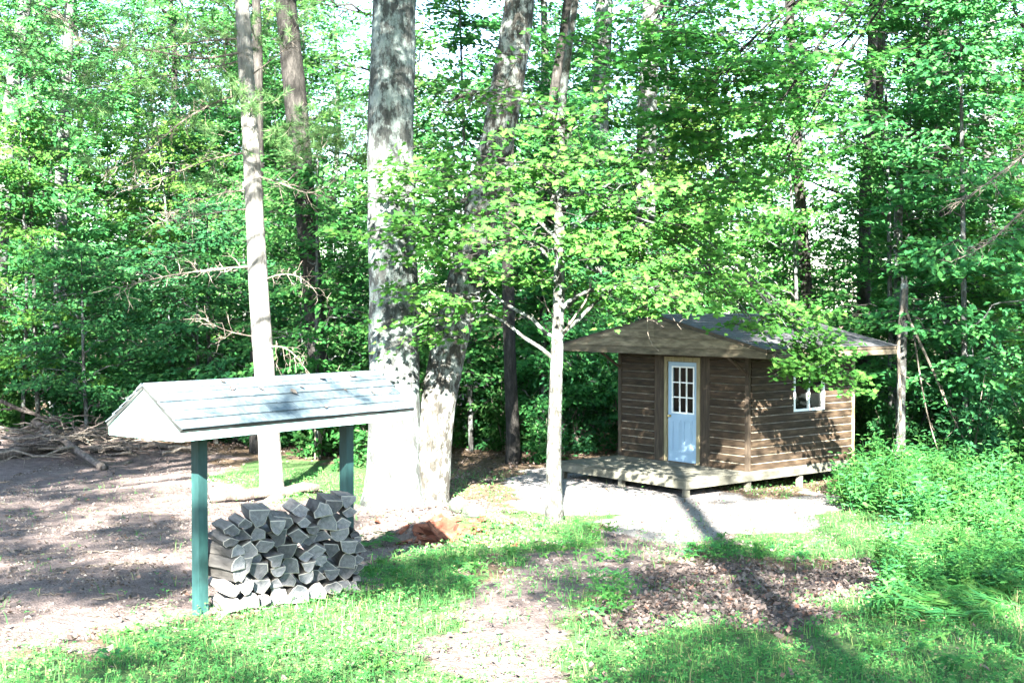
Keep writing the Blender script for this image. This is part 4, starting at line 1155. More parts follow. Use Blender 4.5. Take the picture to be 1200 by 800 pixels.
unders = [proto_under(111, 'leaf_forest'), proto_under(112, 'leaf_dark', 5.0, 13), proto_under(113, 'leaf_bright', 8.5, 19), proto_under(114, 'leaf_forest', 11.0, 24, 0.16)]
shrubs = [proto_shrub(121, 'leaf_dark'), proto_shrub(122, 'leaf_forest', 1.4), proto_shrub(123, 'leaf_dark', 2.4, 0.13)]
pl = np.random.default_rng(77)
def scatter(n, y0, y1, mind, seed, avoid=(), halfx=None, x_lo=-1.0, x_hi=1.0):
    r = np.random.default_rng(seed); out = []
    tries = 0
    while len(out) < n and tries < 20000:
        tries += 1
        y = r.uniform(y0, y1); hw = y * 0.44 if halfx is None else halfx
        x = r.uniform(x_lo, x_hi) * hw
        if any((x - a) ** 2 + (y - b) ** 2 < mind ** 2 for a, b in out):
            continue
        if any((x - a) ** 2 + (y - b) ** 2 < rr ** 2 for a, b, rr in avoid):
            continue
        out.append((x, y))
    return out
CABIN_C = (4.9, 27.2)
def in_gap(x, y):
    px = W0 / 2 + FPX * x / y
    return 485 < px < 575 or 850 < px < 905 or 960 < px < 1010
def place_all(protos, spots, weights, labelf, group, cat, smin, smax, seed, low=None):
    r = np.random.default_rng(seed)
    spots = sorted(spots, key=lambda s: s[0] / s[1])
    used = set()
    for i, (x, y) in enumerate(spots):
        k = int(r.choice(len(protos), p=weights))
        if low is not None and in_gap(x, y) and y > 33:
            k = int(r.choice(low))
        o = protos[k] if k not in used else copy_tree(protos[k])
        used.add(k)
        s = r.uniform(smin, smax)
        o.location = (x, y, gz(x, y)); o.rotation_euler = (0, 0, r.uniform(-0.7, 0.7)); o.scale = (s, s, s * r.uniform(0.92, 1.1))
        tag(o, labelf(i, k), cat, group)
    for k, p in enumerate(protos):
        if k not in used:
            for c in list(p.children):
                bpy.data.objects.remove(c)
            bpy.data.objects.remove(p)
TL = ["grey-trunked broadleaf tree", "dark-trunked tall tree", "bright-leaved tall tree"]
sp_t = [p for p in scatter(38, 38, 80, 3.3, 1, [(4.9, 27, 6)]) if not (in_gap(*p) and p[1] < 66)]
place_all(talls, sp_t, [0.4, 0.3, 0.3], lambda i, k: "%s in the background forest, %s from the left edge" % (TL[k], ordinal(i)), "tall trees of the background forest", "tree", 0.85, 1.25, 2)
UL = ["mid-green young tree", "low dark-leaved young tree", "bright yellow-green young tree", "tall slender mid-green young tree"]
sp_u = scatter(54, 30.5, 48, 1.8, 3, [(4.9, 27, 5.0), (-8, 28, 4.0)]) + [(-9.8, 29.5), (-11.5, 31), (-7.6, 31.5), (9.6, 27.0), (11.6, 28.5), (13.0, 30), (8.8, 29.6), (10.6, 31), (-4.4, 29.2), (1.2, 30.5), (-1.0, 31.2)]
place_all(unders, sp_u, [0.34, 0.24, 0.2, 0.22], lambda i, k: "%s of the forest edge, %s from the left" % (UL[k], ordinal(i)), "young trees along the forest edge", "tree", 0.75, 1.2, 4, (0, 1))
SL_ = ["leafy dark shrub", "low mid-green shrub", "tall dark shrub"]
sp_s = scatter(44, 27.5, 36, 1.2, 5, [(4.9, 27, 3.6), (-8.5, 28.5, 3.6)], None) + [(10.2, 24.0), (9.4, 26.4), (-10.8, 31.8), (-8.4, 32.0), (-12.2, 30.0), (-6.2, 31.6)]
place_all(shrubs, sp_s, [0.4, 0.3, 0.3], lambda i, k: "%s on the forest floor, %s from the left" % (SL_[k], ordinal(i)), "shrubs along the forest edge", "shrub", 0.7, 1.25, 6)

# ------------------------------------------------------------------ unseen trees behind the camera, leaf clumps placed along sun rays for dappled shade
SUN_TARGETS = []
def lit(px, py, rad):
    p = gp(px, py); SUN_TARGETS.append((p, rad * 1.25))
def lit3(p, rad):
    SUN_TARGETS.append((np.array(p, float), rad))
for px, py, rad in ((90, 622, 0.45), (180, 592, 0.5), (215, 562, 0.7), (110, 716, 0.4), (60, 770, 0.3), (30, 660, 0.35), (190, 650, 0.35), (380, 545, 0.9), (300, 560, 0.9), (440, 560, 0.9),
                    (420, 722, 0.42), (480, 715, 0.35), (560, 770, 0.5), (520, 792, 0.35), (610, 780, 0.35), (300, 795, 0.25), (720, 588, 0.6), (770, 600, 0.55), (690, 600, 0.4), (850, 605, 0.3), (900, 600, 0.3), (950, 595, 0.3),
                    (1010, 635, 0.5), (1060, 640, 0.4), (960, 640, 0.3), (800, 668, 0.2), (560, 690, 0.2), (640, 610, 0.4), (600, 600, 0.5), (1120, 560, 0.6), (1040, 560, 0.7), (1180, 600, 0.4)):
    lit(px, py, rad)
for px, py in ((150, 520), (200, 512), (120, 500)):
    lit(px, py, 0.5)
for k in range(12):
    lit3(at(462, 590 - k * 16, yA), 0.55)
for py in (215, 235, 255, 275):
    lit3(at(457, py, yA), 0.45)
for k in range(8):
    lit3(at(503 + k * 1.5, 590 - k * 14, yB), 0.6)
for k in range(18):
    lit3(at(316 - k * 1.3, 580 - k * 25, yC), 0.40)
for r_ in (-0.5, -0.2, 0.1, 1.5, 2.0):
    lit3(S0 + r_ * SR + 0.3 * SF + np.array([0, 0, HE + 0.15]), 0.33)
lit3(S0 - SA * SR + np.array([0, 0, HE + 0.1]), 0.6)
for r_, z_ in ((0.25, 0.15), (0.5, 0.3), (0.8, 0.3), (1.1, 0.25), (0.15, 0.45)):
    lit3(S0 + r_ * SR + 0.3 * SF + np.array([0, 0, z_]), 0.26)
lit3(CC + np.array([0, 0, 1.2]), 0.42); lit3(CC + np.array([0, 0, 0.9]), 0.3); lit3(CC + 2.3 * CV + np.array([0, 0, 1.3]), 0.45); lit3(CC + 2.9 * CV + np.array([0, 0, 1.2]), 0.4)
lit3(CC - DD * CV + np.array([0, 0, -0.1]), 0.35)
for k in range(10):
    lit3(at(652, 600 - k * 22, yE), 0.25)
for px, py, yy in ((955, 405, 22.8), (920, 372, 22.2), (980, 430, 23.2), (640, 240, yE - 1), (560, 300, yE), (770, 335, yE - 1)):
    lit3(at(px, py, yy), 0.6)
TP = np.array([t[0] for t in SUN_TARGETS]); TR = np.array([t[1] for t in SUN_TARGETS])
SHADE = []      # spots that get leaf clumps placed sunward to shade them
for k in range(7):
    for z_ in (0.62, 0.8, 0.95):
        SHADE.append((S0 + (0.1 + 0.3 * k) * SR + 0.35 * SF + np.array([0, 0, z_]), 0.20))
for r_, z_ in ((1.5, 0.3), (1.8, 0.3), (1.8, 0.5), (2.0, 0.2), (1.4, 0.5)):
    SHADE.append((S0 + r_ * SR + 0.35 * SF + np.array([0, 0, z_]), 0.20))
for r_ in (0.45, 0.75, 1.05, 2.3):
    SHADE.append((S0 + r_ * SR + 0.3 * SF + np.array([0, 0, HE + 0.15]), 0.25))
for u_ in np.arange(0.3, 3.6, 0.4):
    for z_ in (0.7, 1.2, 1.7, 2.2):
        SHADE.append((CC + u_ * CU + np.array([0, 0, z_]), 0.25, 5))
for v_ in np.arange(0.5, 3.2, 0.4):
    for z_ in (0.2, 0.6, 0.9):
        SHADE.append((CC + v_ * CV + np.array([0, 0, z_]), 0.25, 1))
for u_ in np.arange(0.6, 4.4, 0.5):
    SHADE.append((CC + u_ * CU - FO * CV + np.array([0, 0, 2.4]), 0.28))
for py in (20, 60, 100, 140, 170, 310, 340, 370, 400):
    for dx in (-18, 12):
        SHADE.append((at(458 + dx, py, yA), 0.3))
for px, py in ((612, 0), (600, 70), (590, 130), (575, 200), (565, 250), (550, 320), (545, 370), (530, 420)):
    SHADE.append((at(px, py, yB), 0.3, 8))
for py in (0, 30, 60, 85):
    SHADE.append((at(284, py, yC), 0.3))
for py in range(0, 480, 40):
    SHADE.append((at(334 + py * 0.09, py, yD), 0.35))
for px in list(range(-10, 270, 36)) + list(range(1010, 1220, 36)):
    for py in range(345, 480, 36):
        SHADE.append((at(px + (py % 24), py, 31.0), 0.5, 5))
DEEP = []       # points at the foot of the woods, darkened by clumps placed sunward
for yy in (29.5, 32.5, 36.0):
    for xx in np.arange(-0.42 * yy, 0.43 * yy, 0.85):
        for zz in (0.8, 1.8, 2.8, 3.8):
            DEEP.append(np.array([xx + 0.4 * math.sin(zz * 7 + yy), yy, zz]))
sr_ = np.random.default_rng(55)
def shade_area(x0, x1, y0, y1, n, fn=lambda a, b: True):
    for _ in range(n):
        px, py = sr_.uniform(x0, x1), sr_.uniform(y0, y1)
        if fn(px, py):
            SHADE.append((gp(px, py), 0.2, 2))
shade_area(110, 470, 755, 830, 12)
shade_area(700, 1230, 715, 830, 34)
shade_area(430, 560, 648, 700, 10)
shade_area(600, 770, 640, 715, 18)
shade_area(1090, 1230, 640, 710, 12)
shade_area(740, 940, 655, 700, 20)
shade_area(-20, 50, 560, 645, 26); shade_area(120, 220, 622, 640, 18); shade_area(20, 90, 645, 700, 24); shade_area(130, 225, 668, 700, 20); shade_area(130, 225, 605, 625, 12); shade_area(-20, 130, 530, 550, 10); shade_area(30, 230, 573, 585, 12)
cr = np.random.default_rng(99)
shade_trunks = [(1.78, -1.5), (-11, -9), (-9.5, -16), (9.5, -7), (2.5, -19), (12, 3), (10.5, -14), (14, -3), (-13, -2), (0.5, -25), (8, -24), (-12, 6)]
clumps = {k: [] for k in range(len(shade_trunks))}
ncl = 0
for _ in range(9000):
    tx, ty = cr.uniform(-13, 14), cr.uniform(3, 37)
    h = cr.uniform(8.5, 14.0)
    g0 = np.array([tx, ty, 0.5])
    if abs(tx) > ty * 0.42 + 2.5 or vnoise(tx * 0.55 + 31, ty * 0.40 + 7) > (0.60 if ty < 27 else 0.75):
        continue
    p = g0 + SUN * (h / SUN[2])
    if p[1] > 8 and p[2] < 3.5 + p[1] * 0.30 + 1.5:
        continue
    w = p - TP
    d = np.linalg.norm(w - (w @ SUN)[:, None] * SUN, axis=1)
    if (d < TR * 1.25 + 0.25).any():
        continue
    k = int(np.argmin([(p[0] - a) ** 2 + (p[1] - b) ** 2 for a, b in shade_trunks]))
    clumps[k].append(p); ncl += 1
    if ncl >= 1450:
        break
for sp_, rad_, *cn_ in SHADE:
    for _ in range(cn_[0] if cn_ else 4):
        h = cr.uniform(8.5, 13.0)
        p = sp_ + cr.normal(0, rad_ * 0.5, 3) + SUN * (h / SUN[2])
        k = int(np.argmin([(p[0] - a) ** 2 + (p[1] - b) ** 2 for a, b in shade_trunks]))
        clumps[k].append(p)
for sp_ in DEEP:
    for _ in range(3):
        h = cr.uniform(10.0, 14.5)
        p = sp_ + cr.normal(0, 0.35, 3) + SUN * (h / SUN[2])
        w = p - TP
        if (np.linalg.norm(w - (w @ SUN)[:, None] * SUN, axis=1) < TR * 1.1 + 0.3).any():
            continue
        k = int(np.argmin([(p[0] - a) ** 2 + (p[1] - b) ** 2 for a, b in shade_trunks]))
        clumps[k].append(p)
for k, (tx, ty) in enumerate(shade_trunks):
    z0 = gz(tx, ty)
    root = thing("shade_tree", "unseen broadleaf tree behind the viewer, %s of those shaped to shade the clearing" % ordinal(k), "tree", (tx, ty, z0), 0, "unseen shade trees behind the viewer")
    b0 = np.array([tx, ty, z0])
    tm, lm = MB(), MB()
    tm.tube(np.array([(0, 0, -0.2), (0.1, 0, 4), (0.0, 0.1, 9), (0.1, 0.1, 16)]), [0.3, 0.24, 0.17, 0.05] if k else [0.21, 0.20, 0.19, 0.13], 9)
    for i, p in enumerate(clumps[k]):
        q = p - b0
        if k and i % 9 == 0:
            tm.tube(curve((0, 0, min(q[2] * 0.75, 13)), q, 0.3, 6, 0.1, cr), np.linspace(0.07, 0.012, 6), 5, 0, False)
        add_spray(lm, None, q, cr.normal(0, 1, 3), cr.uniform(0.35, 0.6), 24, 0.15, L_SIMPLE, cr, 0.5, 0.6)
    tm.build("trunk", M['bark_grey'], root, True)
    if lm.n:
        lm.build("crown", M['leaf_forest'], root)

# ------------------------------------------------------------------ ground cover: grass, clover, dead leaves
gr = np.random.default_rng(42)
def scatter_in(n, x0, x1, y0, y1, fn):
    # denser close to the camera
    y = y0 + (y1 - y0) * gr.random(n) ** 1.5
    x = gr.uniform(x0, x1, n)
    ok = np.abs(x) < y * 0.44 + 0.6
    x, y = x[ok], y[ok]
    k = fn(x, y)
    return x[k], y[k]
def turf_fn(x, y):
    s, t, g, m = cover_masks(x, y)
    thin = vnoise(x * 2.3 + 50, y * 2.3)
    p = np.where(t, 0.95, 0.0)
    p = np.where(s & ~m['lawn_a'] & ~m['lawn_b'] & ~m['lawn_c'] & ~m['lawn_d'], 0.07 * (thin > 0.6), p)
    p = np.where(g, 0.01, p)
    p = np.where(m['hollow'], 0.10 * smooth(0.4, 0.7, thin), p)
    p = np.where((~t) & (~s) & (~g), 0.35, p)
    p = p * (0.25 + 0.75 * smooth(0.12, 0.42, thin))
    p = np.where(m['path'], np.minimum(np.maximum(p, 0.3), 0.34 * smooth(0.35, 0.65, thin)), p)
    return gr.random(len(x)) < p
x, y = scatter_in(120000, -9, 11, 7.5, 27, turf_fn)
z = ground(x, y)
mb = MB()
n = len(x)
lift = gr.uniform(0.02, 0.10, n) * (1 + 0.6 * vnoise(x * 1.1, y * 1.1 + 70))
ang = gr.uniform(0, 6.28, n)
mb.leaves(np.stack([x, y, z + lift], 1), np.stack([gr.normal(0, 0.35, n), gr.normal(-0.1, 0.35, n), np.ones(n)], 1), np.stack([np.cos(ang), np.sin(ang), gr.normal(0, 0.2, n)], 1), gr.uniform(0.016, 0.034, n), L_CLOVER)
x, y = scatter_in(90000, -9, 11, 7.5, 27, turf_fn)
z = ground(x, y); n = len(x); ang = gr.uniform(0, 6.28, n)
tall = 1 + 0.7 * smooth(3.2, 5.0, x) * smooth(17, 12, y)
T = np.stack([np.cos(ang) * 0.55, np.sin(ang) * 0.55, np.ones(n)], 1); N = np.stack([-np.cos(ang), -np.sin(ang), 0.55 * np.ones(n)], 1)
mb.leaves(np.stack([x, y, z - 0.005], 1), N, T, gr.uniform(0.06, 0.16, n) * tall, L_BLADE)
o = mb.build("ground_cover", M['grass'], None, False, "stuff")
o["label"] = "low clover, weeds and grass covering the clearing floor"; o["category"] = "grass"
def litter_fn(x, y):
    s, t, g, m = cover_masks(x, y)
    p = np.where(m['hollow'], 1.0, 0.015)
    p = np.where(m['path'] & ~m['hollow'], 0.02, p)
    p = np.where(m['heap'], 0.25, p)
    p = np.where((~t) & (~s) & (~g), 0.16, p)
    p = np.where(m['dirt_left'], 0.07 * vnoise(x * 1.5, y * 1.5 + 3), p)
    p = np.where(g, 0.02, p)
    return gr.random(len(x)) < p
x, y = scatter_in(230000, -10, 11, 7.5, 34, litter_fn)
n = len(x); ang = gr.uniform(0, 6.28, n)
mb = MB()
V = np.array([(0, 0, 0.05), (0.35, 0.30, 0.16), (0.75, 0.22, 0.05), (1.0, 0, 0.22), (0.7, -0.26, 0.15), (0.3, -0.24, 0.02), (0.5, 0, 0.0)], float)
L_DEAD = (V, [np.array([[i, (i + 1) % 6, 6] for i in range(6)])])
mb.leaves(np.stack([x, y, ground(x, y) + gr.uniform(0.004, 0.045, n)], 1), np.stack([gr.normal(0, 0.55, n), gr.normal(0, 0.55, n), np.ones(n)], 1), np.stack([np.cos(ang), np.sin(ang), gr.normal(0, 0.4, n)], 1), gr.uniform(0.035, 0.085, n), L_DEAD)
o = mb.build("leaf_litter", M['litter'], None, False, "stuff")
o["label"] = "curled brown dead leaves filling the hollow and scattered over the soil"; o["category"] = "dead leaves"

def chip_fn(x, y):
    s, t, g, m = cover_masks(x, y)
    clump = vnoise(x * 2.1 + 11, y * 2.1)
    p = np.where(s, 0.9 * smooth(0.25, 0.75, clump), 0.0)
    p = np.where(g, 0.30, p)
    return gr.random(len(x)) < p
x, y = scatter_in(110000, -10, 11, 7.5, 33, chip_fn)
n = len(x); ang = gr.uniform(0, 6.28, n)
mb = MB()
L_CHIP = (np.array([(-0.5, -0.5, 0), (0.5, -0.4, 0), (0.45, 0.5, 0), (-0.4, 0.45, 0), (0.05, 0.0, 0.55)], float) * [1, 0.5, 0.8], [np.array([[0, 1, 4], [1, 2, 4], [2, 3, 4], [3, 0, 4]])])
sz = gr.uniform(0.012, 0.045, n)
mb.leaves(np.stack([x, y, ground(x, y) + 0.001], 1), np.stack([gr.normal(0, 0.25, n), gr.normal(0, 0.25, n), np.ones(n)], 1), np.stack([np.cos(ang), np.sin(ang), 0 * ang], 1), sz, L_CHIP)
o = mb.build("soil_crumbs", M['crumb'], None, False, "stuff")
o["label"] = "small clods, stones and wood chips strewn over the bare soil"; o["category"] = "soil crumbs"

# ------------------------------------------------------------------ nettles and ferns at the right
def proto_nettle(seed, H):
    r = np.random.default_rng(seed)
    root = thing("nettle_plant", "x", "plant")
    sm, lm = MB(), MB()
    for st in range(5):
        a = st * 1.26 + r.normal(0, 0.3); b = np.array([math.cos(a), math.sin(a), 0]) * r.uniform(0.03, 0.16)
        h = H * r.uniform(0.7, 1.08)
        c = curve(b + [0, 0, -0.05], b * 2.4 + [r.normal(0, 0.06), r.normal(0, 0.06), h], 0.0, 6, 0.012, r)
        sm.tube(c, np.linspace(0.006, 0.003, 6), 4, 0, False)
        m = 9
        for k in range(m):
            t = (k + 2.0) / (m + 1.0)
            q = np.array([np.interp(t * 5, range(6), c[:, i]) for i in range(3)])
            aa = k * 1.57 + r.normal(0, 0.3)
            for s in (0, math.pi):
                d = np.array([math.cos(aa + s), math.sin(aa + s), 0.1 + 0.3 * t])
                sz = 0.21 * (1.1 - 0.55 * t) * r.uniform(0.75, 1.2)
                P = q + d * 0.03
                lm.leaves(P[None], np.array([[-d[0] * 0.35, -d[1] * 0.35 - 0.25, 1.0]]) + r.normal(0, 0.2, (1, 3)), d[None] + np.array([[0, 0, -0.35]]), sz, L_WEED)
    sm.build("stem", M['leaf_weed'], root); lm.build("leaves", M['leaf_weed'], root)
    return root
def proto_fern(seed):
    r = np.random.default_rng(seed)
    root = thing("fern", "x", "fern")
    for k in range(8):
        a = k * 0.785 + r.normal(0, 0.15); L = r.uniform(0.45, 0.7)
        d = np.array([math.cos(a), math.sin(a), 0])
        t = np.linspace(0, 1, 9)
        P = t[:, None] * d * L + np.stack([0 * t, 0 * t, 0.75 * L * t - 0.62 * L * t ** 2.2], 1)
        mb = MB().tube(P, np.linspace(0.004, 0.0015, 9), 3, 0, False)
        sd = np.cross(d, [0, 0, 1.0])
        for i in range(17):
            u = 0.14 + 0.84 * i / 16
            q = np.array([np.interp(u * 8, range(9), P[:, j]) for j in range(3)])
            w = 0.30 * L * math.sin(math.pi * min(1, 0.18 + 0.82 * (1 - u) ** 0.9)) + 0.015
            for s in (-1, 1):
                mb.leaves(q[None], np.array([[0, 0, 1.0]]) + r.normal(0, 0.12, (1, 3)), (s * sd + 0.3 * d - np.array([0, 0, 0.15]))[None], w, (np.array([(0, -0.04, 0), (0.3, 0.10, 0.02), (1, 0, -0.03), (0.3, -0.10, 0.02)], float), [np.array([[0, 3, 2, 1]])]))
        mb.build("frond", M['leaf_weed'], root)
    return root
nets = [proto_nettle(201, 0.75), proto_nettle(202, 0.95), proto_nettle(203, 0.6)]
def px_spots(n, x0, x1, y0, y1, seed, mind, fn=None):
    r = np.random.default_rng(seed); out = []
    t = 0
    while len(out) < n and t < 6000:
        t += 1
        px, py = r.uniform(x0, x1), r.uniform(y0, y1)
        if fn is not None and not fn(px, py):
            continue
        p = gp(px, py)
        if any((p[0] - a) ** 2 + (p[1] - b) ** 2 < mind ** 2 for a, b in out):
            continue
        out.append((p[0], p[1]))
    return out
sp_n = px_spots(150, 930, 1240, 556, 640, 8, 0.24, lambda a, b: b < 600 + (a - 1000) * 0.18 and a > 985 - (b - 560) * 0.35)
sp_w = px_spots(26, 545, 730, 618, 662, 9, 0.22) + px_spots(26, 780, 970, 638, 660, 10, 0.2) + px_spots(14, 430, 560, 655, 690, 13, 0.2) + px_spots(12, 690, 735, 680, 730, 14, 0.2)
sp_w += px_spots(22, 1020, 1230, 690, 790, 15, 0.25) + px_spots(8, 120, 480, 740, 790, 16, 0.25)
sp_n += px_spots(30, 1030, 1240, 625, 705, 12, 0.28)
place_all(nets, sp_n, [0.4, 0.3, 0.3], lambda i, k: "leafy green weed, %s from the left among the tall weeds" % ordinal(i), "tall green weeds beside the clearing", "plant", 0.6, 1.05, 9)
for o in [q for q in scene.objects if q.name.startswith("nettle_plant")]:
    px, py, _d = proj(np.array(o.location))
    if px < 990 and py < 610:
        o.scale = [s * 0.6 for s in o.scale]
    if py > 610:
        o.scale = [s * 0.62 for s in o.scale]
def proto_low(seed):
    r = np.random.default_rng(seed)
    root = thing("low_weed", "x", "plant")
    sm, lm = MB(), MB()
    for st in range(6):
        a = st * 1.05 + r.normal(0, 0.3); d = np.array([math.cos(a), math.sin(a), 0])
        h = r.uniform(0.07, 0.2); e = d * r.uniform(0.04, 0.16) + [0, 0, h]
        sm.tube(curve((0, 0, -0.03), e, 0.02, 4), np.linspace(0.004, 0.002, 4), 3, 0, False)
        m = 4
        aa = a + np.arange(m) * 1.5
        D = np.stack([np.cos(aa), np.sin(aa), 0.05 + 0 * aa], 1)
        lm.leaves(np.repeat(e[None], m, 0), np.array([0, -0.35, 1.0]) + r.normal(0, 0.25, (m, 3)), D, r.uniform(0.05, 0.10, m), L_WEED)
    sm.build("stem", M['leaf_weed'], root); lm.build("leaves", M['leaf_weed'], root)
    return root
place_all([proto_low(221), proto_low(222), proto_low(223)], sp_w, [0.4, 0.3, 0.3], lambda i, k: "low broad-leaved green weed, %s from the left on the clearing floor" % ordinal(i), "low weeds on the clearing floor", "plant", 0.45, 0.9, 19)
ferns = [proto_fern(211), proto_fern(212)]
sp_f = px_spots(15, 1085, 1230, 640, 735, 11, 0.3) + [tuple(gp(430, 640)[:2]), tuple(gp(1075, 690)[:2])]
place_all(ferns, sp_f, [0.5, 0.5], lambda i, k: "bright green arching fern, %s from the left along the right foreground" % ordinal(i), "ferns in the right foreground", "fern", 0.75, 1.15, 10)

# ------------------------------------------------------------------ brush, fallen branches, logs, snag, rotten wood, stones
br = np.random.default_rng(61)
def stick(name, label, cat, a, b, ra, rb, mat='deadwood', wob=0.04, forks=2, group=None, sides=7, sag=0.0):
    a = np.array(a, float); b = np.array(b, float)
    n = 8
    P = curve(a, b, sag, n, wob, br) - a
    mb = MB().tube(P, np.linspace(ra, rb, n), sides, 0, True, 0.06, br.integers(0, 50))
    L = np.linalg.norm(b - a)
    for _ in range(forks):
        k = br.integers(2, n - 1)
        d = unit(unit(P[-1]) + br.normal(0, 0.55, 3)) * L * br.uniform(0.12, 0.3)
        mb.tube(curve(P[k], P[k] + d, 0, 4, 0.02, br), np.linspace(rb * 0.8, rb * 0.3, 4), 4, 0, False)
    o = mb.build(name, M[mat], None, True)
    o.location = tuple(a)
    return tag(o, label, cat, group)
def gpz(px, py, dz):
    p = gp(px, py); p[2] += dz
    return p
def onpx(a, b, za=0.03, zb=0.03, **kw):
    return gpz(*a, za), gpz(*b, zb)
stick("fallen_log", "thick brown fallen log at the left edge of the brush", "log", gpz(-30, 541, 0.10), gpz(70, 527, 0.10), 0.15, 0.12, forks=0, sides=10)
stick("fallen_log", "slanting brown log lying across the bare soil below the brush", "log", gpz(40, 512, 0.35), gpz(122, 551, 0.06), 0.07, 0.08, forks=0, sides=9)
stick("fallen_log", "long grey pole lying level between the brush and the shelter", "log", gpz(105, 532, 0.10), gpz(232, 527, 0.10), 0.07, 0.06, forks=1, sides=8)
a = gpz(80, 511, 0.2); b = at(-10, 468, a[1] - 0.6)
stick("fallen_branch", "long bare branch slanting up to the left edge over the brush", "branch", a, b, 0.035, 0.05, forks=3)
a = gpz(105, 520, 0.15); b = at(82, 494, a[1])
stick("fallen_branch", "short forked branch standing up from the middle of the brush", "branch", a, b, 0.04, 0.02, forks=3)
for i in range(80):
    p = gp(br.uniform(-20, 228), br.uniform(508, 545))
    an = br.normal(0, 0.5) + (0 if br.random() < 0.5 else 3.14)
    L = br.uniform(0.5, 2.3)
    a = p + np.array([0, 0, br.uniform(0.03, 0.5)])
    b = a + np.array([math.cos(an) * L, math.sin(an) * L * 0.7, br.normal(0.05, 0.22)])
    b[2] = max(b[2], gz(b[0], b[1]) + 0.02)
    stick("brush_stick", "thin grey-brown stick in the tangled brush pile, %s" % ordinal(i), "stick", a, b, br.uniform(0.012, 0.04), 0.008, 'deadwood' if br.random() < 0.4 else 'twig', forks=3, group="sticks of the brush pile", sides=5)
for i in range(60):
    p = gp(br.uniform(-10, 225), br.uniform(550, 740))
    an = br.uniform(0, 6.28); L = br.uniform(0.12, 0.5)
    a = p + np.array([0, 0, 0.012]); b = a + np.array([math.cos(an) * L, math.sin(an) * L, 0]); b[2] = gz(b[0], b[1]) + 0.012
    stick("ground_twig", "short dry twig lying on the bare soil left of the shelter", "twig", a, b, br.uniform(0.006, 0.014), 0.004, 'twig', 0.01, 1, "twigs on the bare soil", 5)
# pale logs on the ground behind the shelter
stick("fallen_log", "pale sunlit log lying on the ground behind the firewood stack", "log", gpz(246, 590, 0.10), gpz(372, 578, 0.10), 0.10, 0.09, 'deadwood', 0.03, 1, None, 12)
# broken snag with sticks leaning on it
ys = 27.0
sp0 = at(1056, 520, ys); foot = np.array([sp0[0], ys, gz(sp0[0], ys) - 0.1])
sn = MB()
Q, R = trunk_path([np.zeros(3)] + [at(px, py, ys) - foot for px, py in ((1055, 470), (1058, 400), (1060, 332))], [0.11, 0.10, 0.09, 0.075], 0.15)
sn.tube(Q, R, 11, 0, True, 0.12, 3)
top = Q[-1]
for k in range(7):
    a_ = k * 0.9
    q = top + np.array([math.cos(a_), math.sin(a_), 0]) * 0.05
    sn.tube(np.array([q - [0, 0, 0.1], q + [0, 0, br.uniform(0.03, 0.2)]]), [0.03, 0.004], 4, 0, False)
o = sn.build("broken_snag", M['bark_grey'], None, True); o.location = tuple(foot)
tag(o, "broken-off grey snag standing right of the cabin", "snag")
def lean(lbl, pts, ra, rb):
    W = [at(px, py, ys + dy) for px, py, dy in pts]
    W[-1][2] = max(W[-1][2], 0)
    P, _ = trunk_path(W, np.ones(len(W)), 0.2)
    a0 = P[0].copy()
    mb = MB().tube(P - a0, np.linspace(ra, rb, len(P)), 7, 0, True, 0.06, 4)
    for k in range(4, len(P) - 2, 4):
        d = unit(unit(P[k + 1] - P[k]) + br.normal(0, 0.7, 3)) * br.uniform(0.2, 0.5)
        mb.tube(curve(P[k] - a0, P[k] - a0 + d, 0, 4, 0.02, br), np.linspace(rb * 0.8, 0.004, 4), 4, 0, False)
    o = mb.build("dead_branch", M['twig'], None, True); o.location = tuple(a0)
    tag(o, lbl, "branch", "dead branches leaning on the snag")
lean("pale curved dead branch hanging straight down the broken snag", [(1060, 338, -0.15), (1052, 400, -0.25), (1055, 460, -0.35), (1056, 520, -0.5), (1046, 545, -0.7)], 0.045, 0.02)
lean("dead branch slanting down to the right from the broken snag", [(1058, 355, -0.12), (1072, 390, -0.2), (1092, 430, -0.3), (1110, 475, -0.5), (1132, 520, -0.7)], 0.035, 0.015)
lean("thin dead branch between the snag and the long slanting branch", [(1071, 392, -0.05), (1078, 440, -0.2), (1087, 490, -0.3), (1100, 530, -0.6)], 0.02, 0.01)
# bare dead limbs at the right edge
yb = 25.0
for lbl, pts in (("bare twiggy dead limb reaching in at the right edge, upper of two", [(1235, 150, 0), (1190, 190, -0.2), (1150, 220, -0.3), (1110, 245, -0.4)]), ("bare twiggy dead limb at the right edge, lower of two", [(1235, 215, 0.2), (1195, 250, 0.1), (1160, 285, 0), (1120, 305, -0.2)])):
    P, _ = trunk_path([at(a, b, yb + d) for a, b, d in pts], np.ones(4), 0.12)
    a0 = P[0].copy(); mb = MB().tube(P - a0, np.linspace(0.03, 0.006, len(P)), 5, 0, True)
    for k in range(2, len(P) - 1):
        for _ in range(2):
            d = unit(unit(P[k + 1] - P[k]) + br.normal(0, 0.7, 3)) * br.uniform(0.15, 0.6)
            c = curve(P[k] - a0, P[k] - a0 + d, br.uniform(-0.05, 0.05), 4, 0.02, br)
            mb.tube(c, np.linspace(0.009, 0.003, 4), 3, 0, False)
            mb.tube(np.array([c[2], c[2] + br.normal(0, 0.14, 3)]), [0.005, 0.002], 3, 0, False)
    o = mb.build("dead_limb", M['twig']); o.location = tuple(a0)
    tag(o, lbl, "branch", "dead limbs at the right edge")
